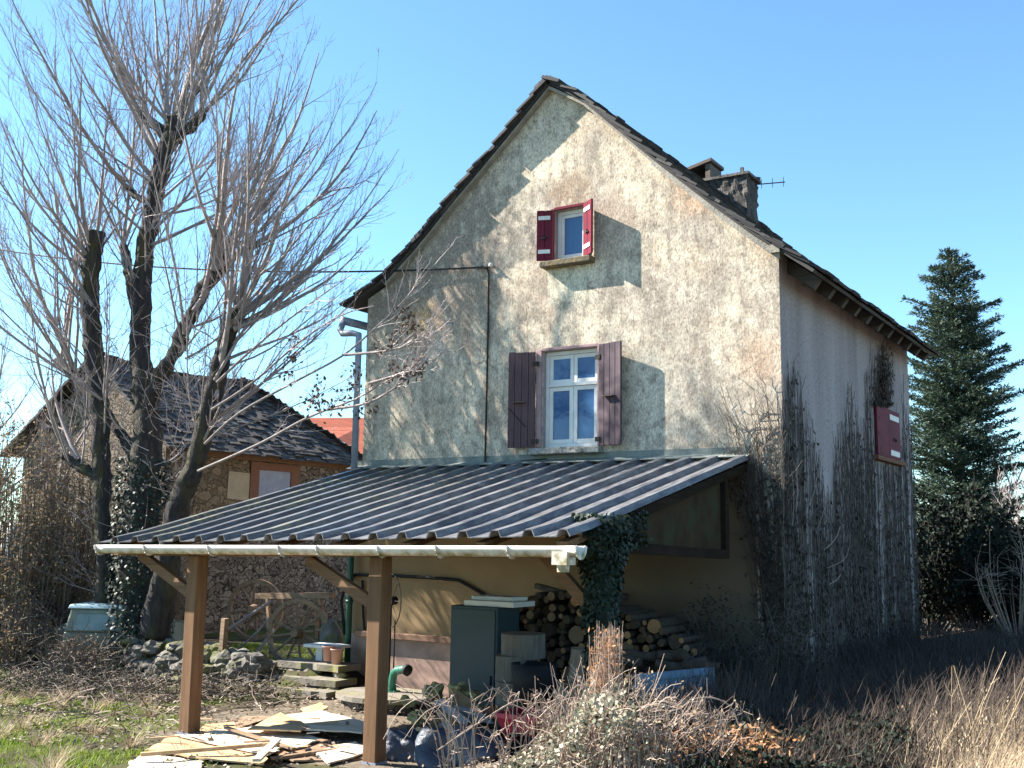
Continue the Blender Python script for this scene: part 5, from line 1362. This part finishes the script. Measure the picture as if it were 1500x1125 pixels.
for i in range(9000):
    x, y = wreg(); p = Vector((x,y,gz(x,y)-.02)); a = rnd.uniform(0,6.28); blade(mb, p, Vector((math.cos(a),math.sin(a),0)), rnd.uniform(.25,.6), .006, rnd.uniform(.1,.5))
lfm = MB()
def freg():
    while True:
        u = rnd.uniform(1000, 1340); q = DP(u, 1000, rnd.uniform(8.2, 10.6))
        return q.x, q.y
for i in range(4200):
    x, y = freg(); p = Vector((x,y,gz(x,y)-.02)); a = rnd.uniform(0,6.28); blade(mb, p, Vector((math.cos(a),math.sin(a),0)), rnd.uniform(.12,.38), .005, rnd.uniform(.1,.4))
for i in range(9000):  # dark leaves added so the lit ground here looks shaded
    x, y = freg(); lfm.leaf(Vector((x,y,gz(x,y)+rnd.uniform(.02,.2)*(1+mn.noise(Vector((x*2,y*2,0)))))), rv()+Z_*.3, rv()+Z_*.5, rnd.uniform(.03,.07), rnd.uniform(.025,.05))
tag(lfm.build('shade_leaf_cover', m_laurel), 'low dark leaves added as shade over the ground between the mound and the dry grass', 'ground cover', kind='stuff')
tag(mb.build('dry_weeds', m_strawdk), 'dead brown weeds and stalks filling the shaded plot beside the house', 'weeds', kind='stuff')
# sunlit straw in the lower right corner
mb = MB()
def sreg():
    while True:
        u = rnd.uniform(1275, 1570); dist = rnd.uniform(6.2, 10.2); q = DP(u, 1000, dist)
        if rnd.random() < sst(1285, 1470, u)*.98+.02: return q.x, q.y
for i in range(10500):
    x, y = sreg()
    if mn.noise(Vector((x*2.6, y*2.6, 8))) < -.12 and rnd.random() < .8: continue
    h = rnd.uniform(.32,.62)*(.8+.5*mn.noise(Vector((x*1.2,y*1.2,5)))); p = Vector((x,y,gz(x,y)-.03))
    cl = mn.noise(Vector((x*1.1, y*1.1, 2)))*1.2; d = (H_*(rnd.gauss(.5,.45)+cl)+Dp*(jit(.5)+cl*.5)); h *= rnd.choice((1,1,.8,.55,.4)); blade(mb, p, d, h, rnd.uniform(.0016,.0042), h*rnd.uniform(.3,1.5))
    if rnd.random() < .05:
        for k in range(5): mb.leaf(p+Z_*h+d*h*.7+rv()*.03, d+Z_+rv()*.5, rv(), .035, .012)
weeds(60, sreg, .55, .95, mb)
tag(mb.build('dry_grass', m_straw), 'pale sunlit dry grass leaning over in the lower right corner', 'dry grass', kind='stuff')

# bramble mound in the foreground, with pale ivy
def mound(u, dep): 
    q = DP(u, 1000, dep); q.z = gz(q.x, q.y); return q
mc = mound(935, 9.2)
br = thing('bramble_mound', 'sunlit bramble mound with dry stalks before the ivy covered post', 'bramble', mc); m = MB(); lf = MB(); fr = MB(); pl = MB(); dk = MB()
def canes(n, u0, u1, d0, d1, h0, h1, mb, r=.006):
    for i in range(n):
        p = mound(rnd.uniform(u0,u1), rnd.uniform(d0,d1)); a = rnd.uniform(-1.2,1.2); d = H_*math.sin(a)*rnd.uniform(.3,1)+Dp*jit(.4); h = rnd.uniform(h0,h1)
        P = [p, p+Z_*h*.7+d*h*.25, p+Z_*h+d*h*.7, p+Z_*h*.85+d*h*1.15, p+Z_*h*.5+d*h*1.45]; P = P[:rnd.choice((3,3,4,5))]
        Q = smooth_path([q+rv()*.03 for q in P], 4); mb.tube(Q, [r*(1-.65*k/len(Q)) for k in range(len(Q))], 4, False)
        for k in range(5):
            q = Q[rnd.randrange(2,len(Q))]; e = q+rv()*.12+Z_*.05; mb.tube([q,e], [r*.5,r*.3], 3, False)
canes(120, 830, 1060, 8.4, 10., .2, .5, m, .0045)
for i in range(1300):
    u = rnd.gauss(955, 70); p = mound(u, rnd.uniform(8.3,10)); h = rnd.uniform(.25,.6)*math.exp(-((u-910)/100)**2)+.07; a = rnd.uniform(0,6.28)
    blade(m, p, Vector((math.cos(a),math.sin(a),0)), h, .0035, h*rnd.uniform(.1,.7))
for i in range(300):
    p = mound(rnd.gauss(890,9), 9.6+jit(.2)); h = rnd.uniform(.5,1.12); m.tube([p, p+Z_*h*.5+rv()*.05, p+Z_*h+rv()*.06], [.004,.003,.002], 3, False)
    for k in range(4): fr.leaf(p+Z_*h*rnd.uniform(.6,1)+rv()*.05, rv(), rv(), rnd.uniform(.03,.06), .02)
for i in range(900):
    u = rnd.gauss(950, 80); p = mound(u, rnd.uniform(8.3,10)); hh = .50*math.exp(-((u-905)/95)**2)+.08; q = p+Z_*rnd.uniform(0,hh); d = rv(); d.z = abs(d.z)*.9; Q = [q]; L_ = rnd.uniform(.15,.5)
    for k in range(5):
        d = (d+rv()*.5).normalized(); Q.append(Q[-1]+d*L_/5)
    m.tube(Q, [.0038*(1-.12*k) for k in range(6)], 3, False)
    for k in range(2): pl.leaf(Q[rnd.randrange(2,6)]+rv()*.02, rv(), rv(), rnd.uniform(.02,.045), rnd.uniform(.015,.03))
for i in range(2600):  # dark leaves put in as shade inside the mound
    u = rnd.gauss(960, 70); p = mound(u, rnd.uniform(8.5,10)); hh = .45*math.exp(-((u-915)/105)**2)+.10; dk.leaf(p+Z_*rnd.uniform(0,hh), rv(), rv(), rnd.uniform(.03,.06), rnd.uniform(.025,.045))
pl.build('pale_leaves', m_straw, br); dk.build('shade_leaves', m_laurel, br)
m.build('canes', m_cane, br)
for i in range(1100):
    u = rnd.choice((975,1090,1000,1110))+rnd.gauss(0,26); p = mound(u, rnd.uniform(8.3,9.2)); p.z += rnd.uniform(.0,.34); fr.leaf(p, rv(), rv(), rnd.uniform(.03,.08), rnd.uniform(.012,.03))
fr.build('rusty_leaves', m_fern, br)
ic = mound(865, 9.0); ivs = thing('ivy_bush', 'pale variegated ivy bush glinting in the sun at the bottom centre', 'ivy', ic); m = MB()
for i in range(60):
    p = mound(rnd.gauss(865,40), rnd.uniform(8.6,9.5)); m.tube([p, p+Z_*rnd.uniform(.25,.5)+rv()*.1, p+Z_*rnd.uniform(.5,.8)+rv()*.2], [.006,.005,.003], 3, False)
m.build('stems', m_cane, ivs)
for i in range(3600):
    u = rnd.gauss(872, 58); p = mound(u, rnd.uniform(8.3,9.7)); hm = .54*math.exp(-((u-890)/90)**2)*(1+.5*mn.noise(Vector((u*.04,p.y*2,9))))+.06; f = rnd.random()**.7
    if mn.noise(Vector((u*.05, f*4, p.y*2))) < -.15: continue
    p.z += hm*f; lf.leaf(p, rv()-Z_*.2, rv()+Vector((-.4,-.5,.5)), rnd.uniform(.028,.055), rnd.uniform(.024,.045))
lf.build('leaves', m_ivypale, ivs)
# bare canes on the left of the mound
for k, (u0, u1, n, h0, h1, lab) in enumerate(((640,700,20,.5,.9,'bare pale canes rising in front of the junk heap'),(725,800,24,.3,.7,'arching bare bramble canes below the wheelbarrow'))):
    c = mound((u0+u1)/2, 9.6); t = thing('bramble_canes', lab, 'bramble', c); m = MB(); canes(n, u0, u1, 9.0, 10.1, h0, h1, m, .0065)
    if k == 1:
        for pts in (((640,1100),(700,1060),(745,1032),(768,1026),(795,1042),(812,1075)),((735,1128),(790,1075),(830,1020),(848,1004),(864,1008)),((960,1060),(1000,1030),(1040,1022),(1070,1035),(1082,1062)),((925,1040),(960,1050),(985,1080),(990,1110))):
            Q = smooth_path([DP(u, v, 9.3) for u, v in pts], 5); m.tube(Q, .0075, 5, False)
            for j in range(18):
                q = Q[rnd.randrange(len(Q))]; m.tube([q, q+rv()*.05], [.004,.002], 3, False)
    m.build('canes', m_cane, t)

# ------------------------------------------------------------------ light
SUN = Vector((-.67, -.215, .55)).normalized()
ld = bpy.data.lights.new('sun', 'SUN'); lo = bpy.data.objects.new('sun', ld); COL.objects.link(lo)
ld.energy = 5.0; ld.angle = R(.53); ld.color = (1., .945, .86)
lo.rotation_euler = SUN.to_track_quat('Z', 'Y').to_euler(); lo.location = (-20, -10, 30)
w = bpy.data.worlds.new('World'); S.world = w; w.use_nodes = True
nt = w.node_tree; bg = nt.nodes['Background']; sk = nt.nodes.new('ShaderNodeTexSky'); sk.sky_type = 'NISHITA'
sk.sun_disc = False; sk.sun_elevation = math.asin(SUN.z); sk.sun_rotation = math.atan2(SUN.x, SUN.y)
sk.air_density = 1.0; sk.dust_density = .15; sk.ozone_density = 1.0; sk.altitude = 300
tint = nt.nodes.new('ShaderNodeMix'); tint.data_type = 'RGBA'; tint.blend_type = 'MULTIPLY'; tint.inputs[0].default_value = 1
tint.inputs[7].default_value = (.70, .96, 1.06, 1); nt.links.new(sk.outputs[0], tint.inputs[6]); nt.links.new(tint.outputs[2], bg.inputs[0]); bg.inputs[1].default_value = .072
vs = S.view_settings; vs.view_transform = 'Standard'; vs.look = 'None'; vs.exposure = 2.0; vs.gamma = 1
S.cycles.max_bounces = 6; S.cycles.use_denoising = True
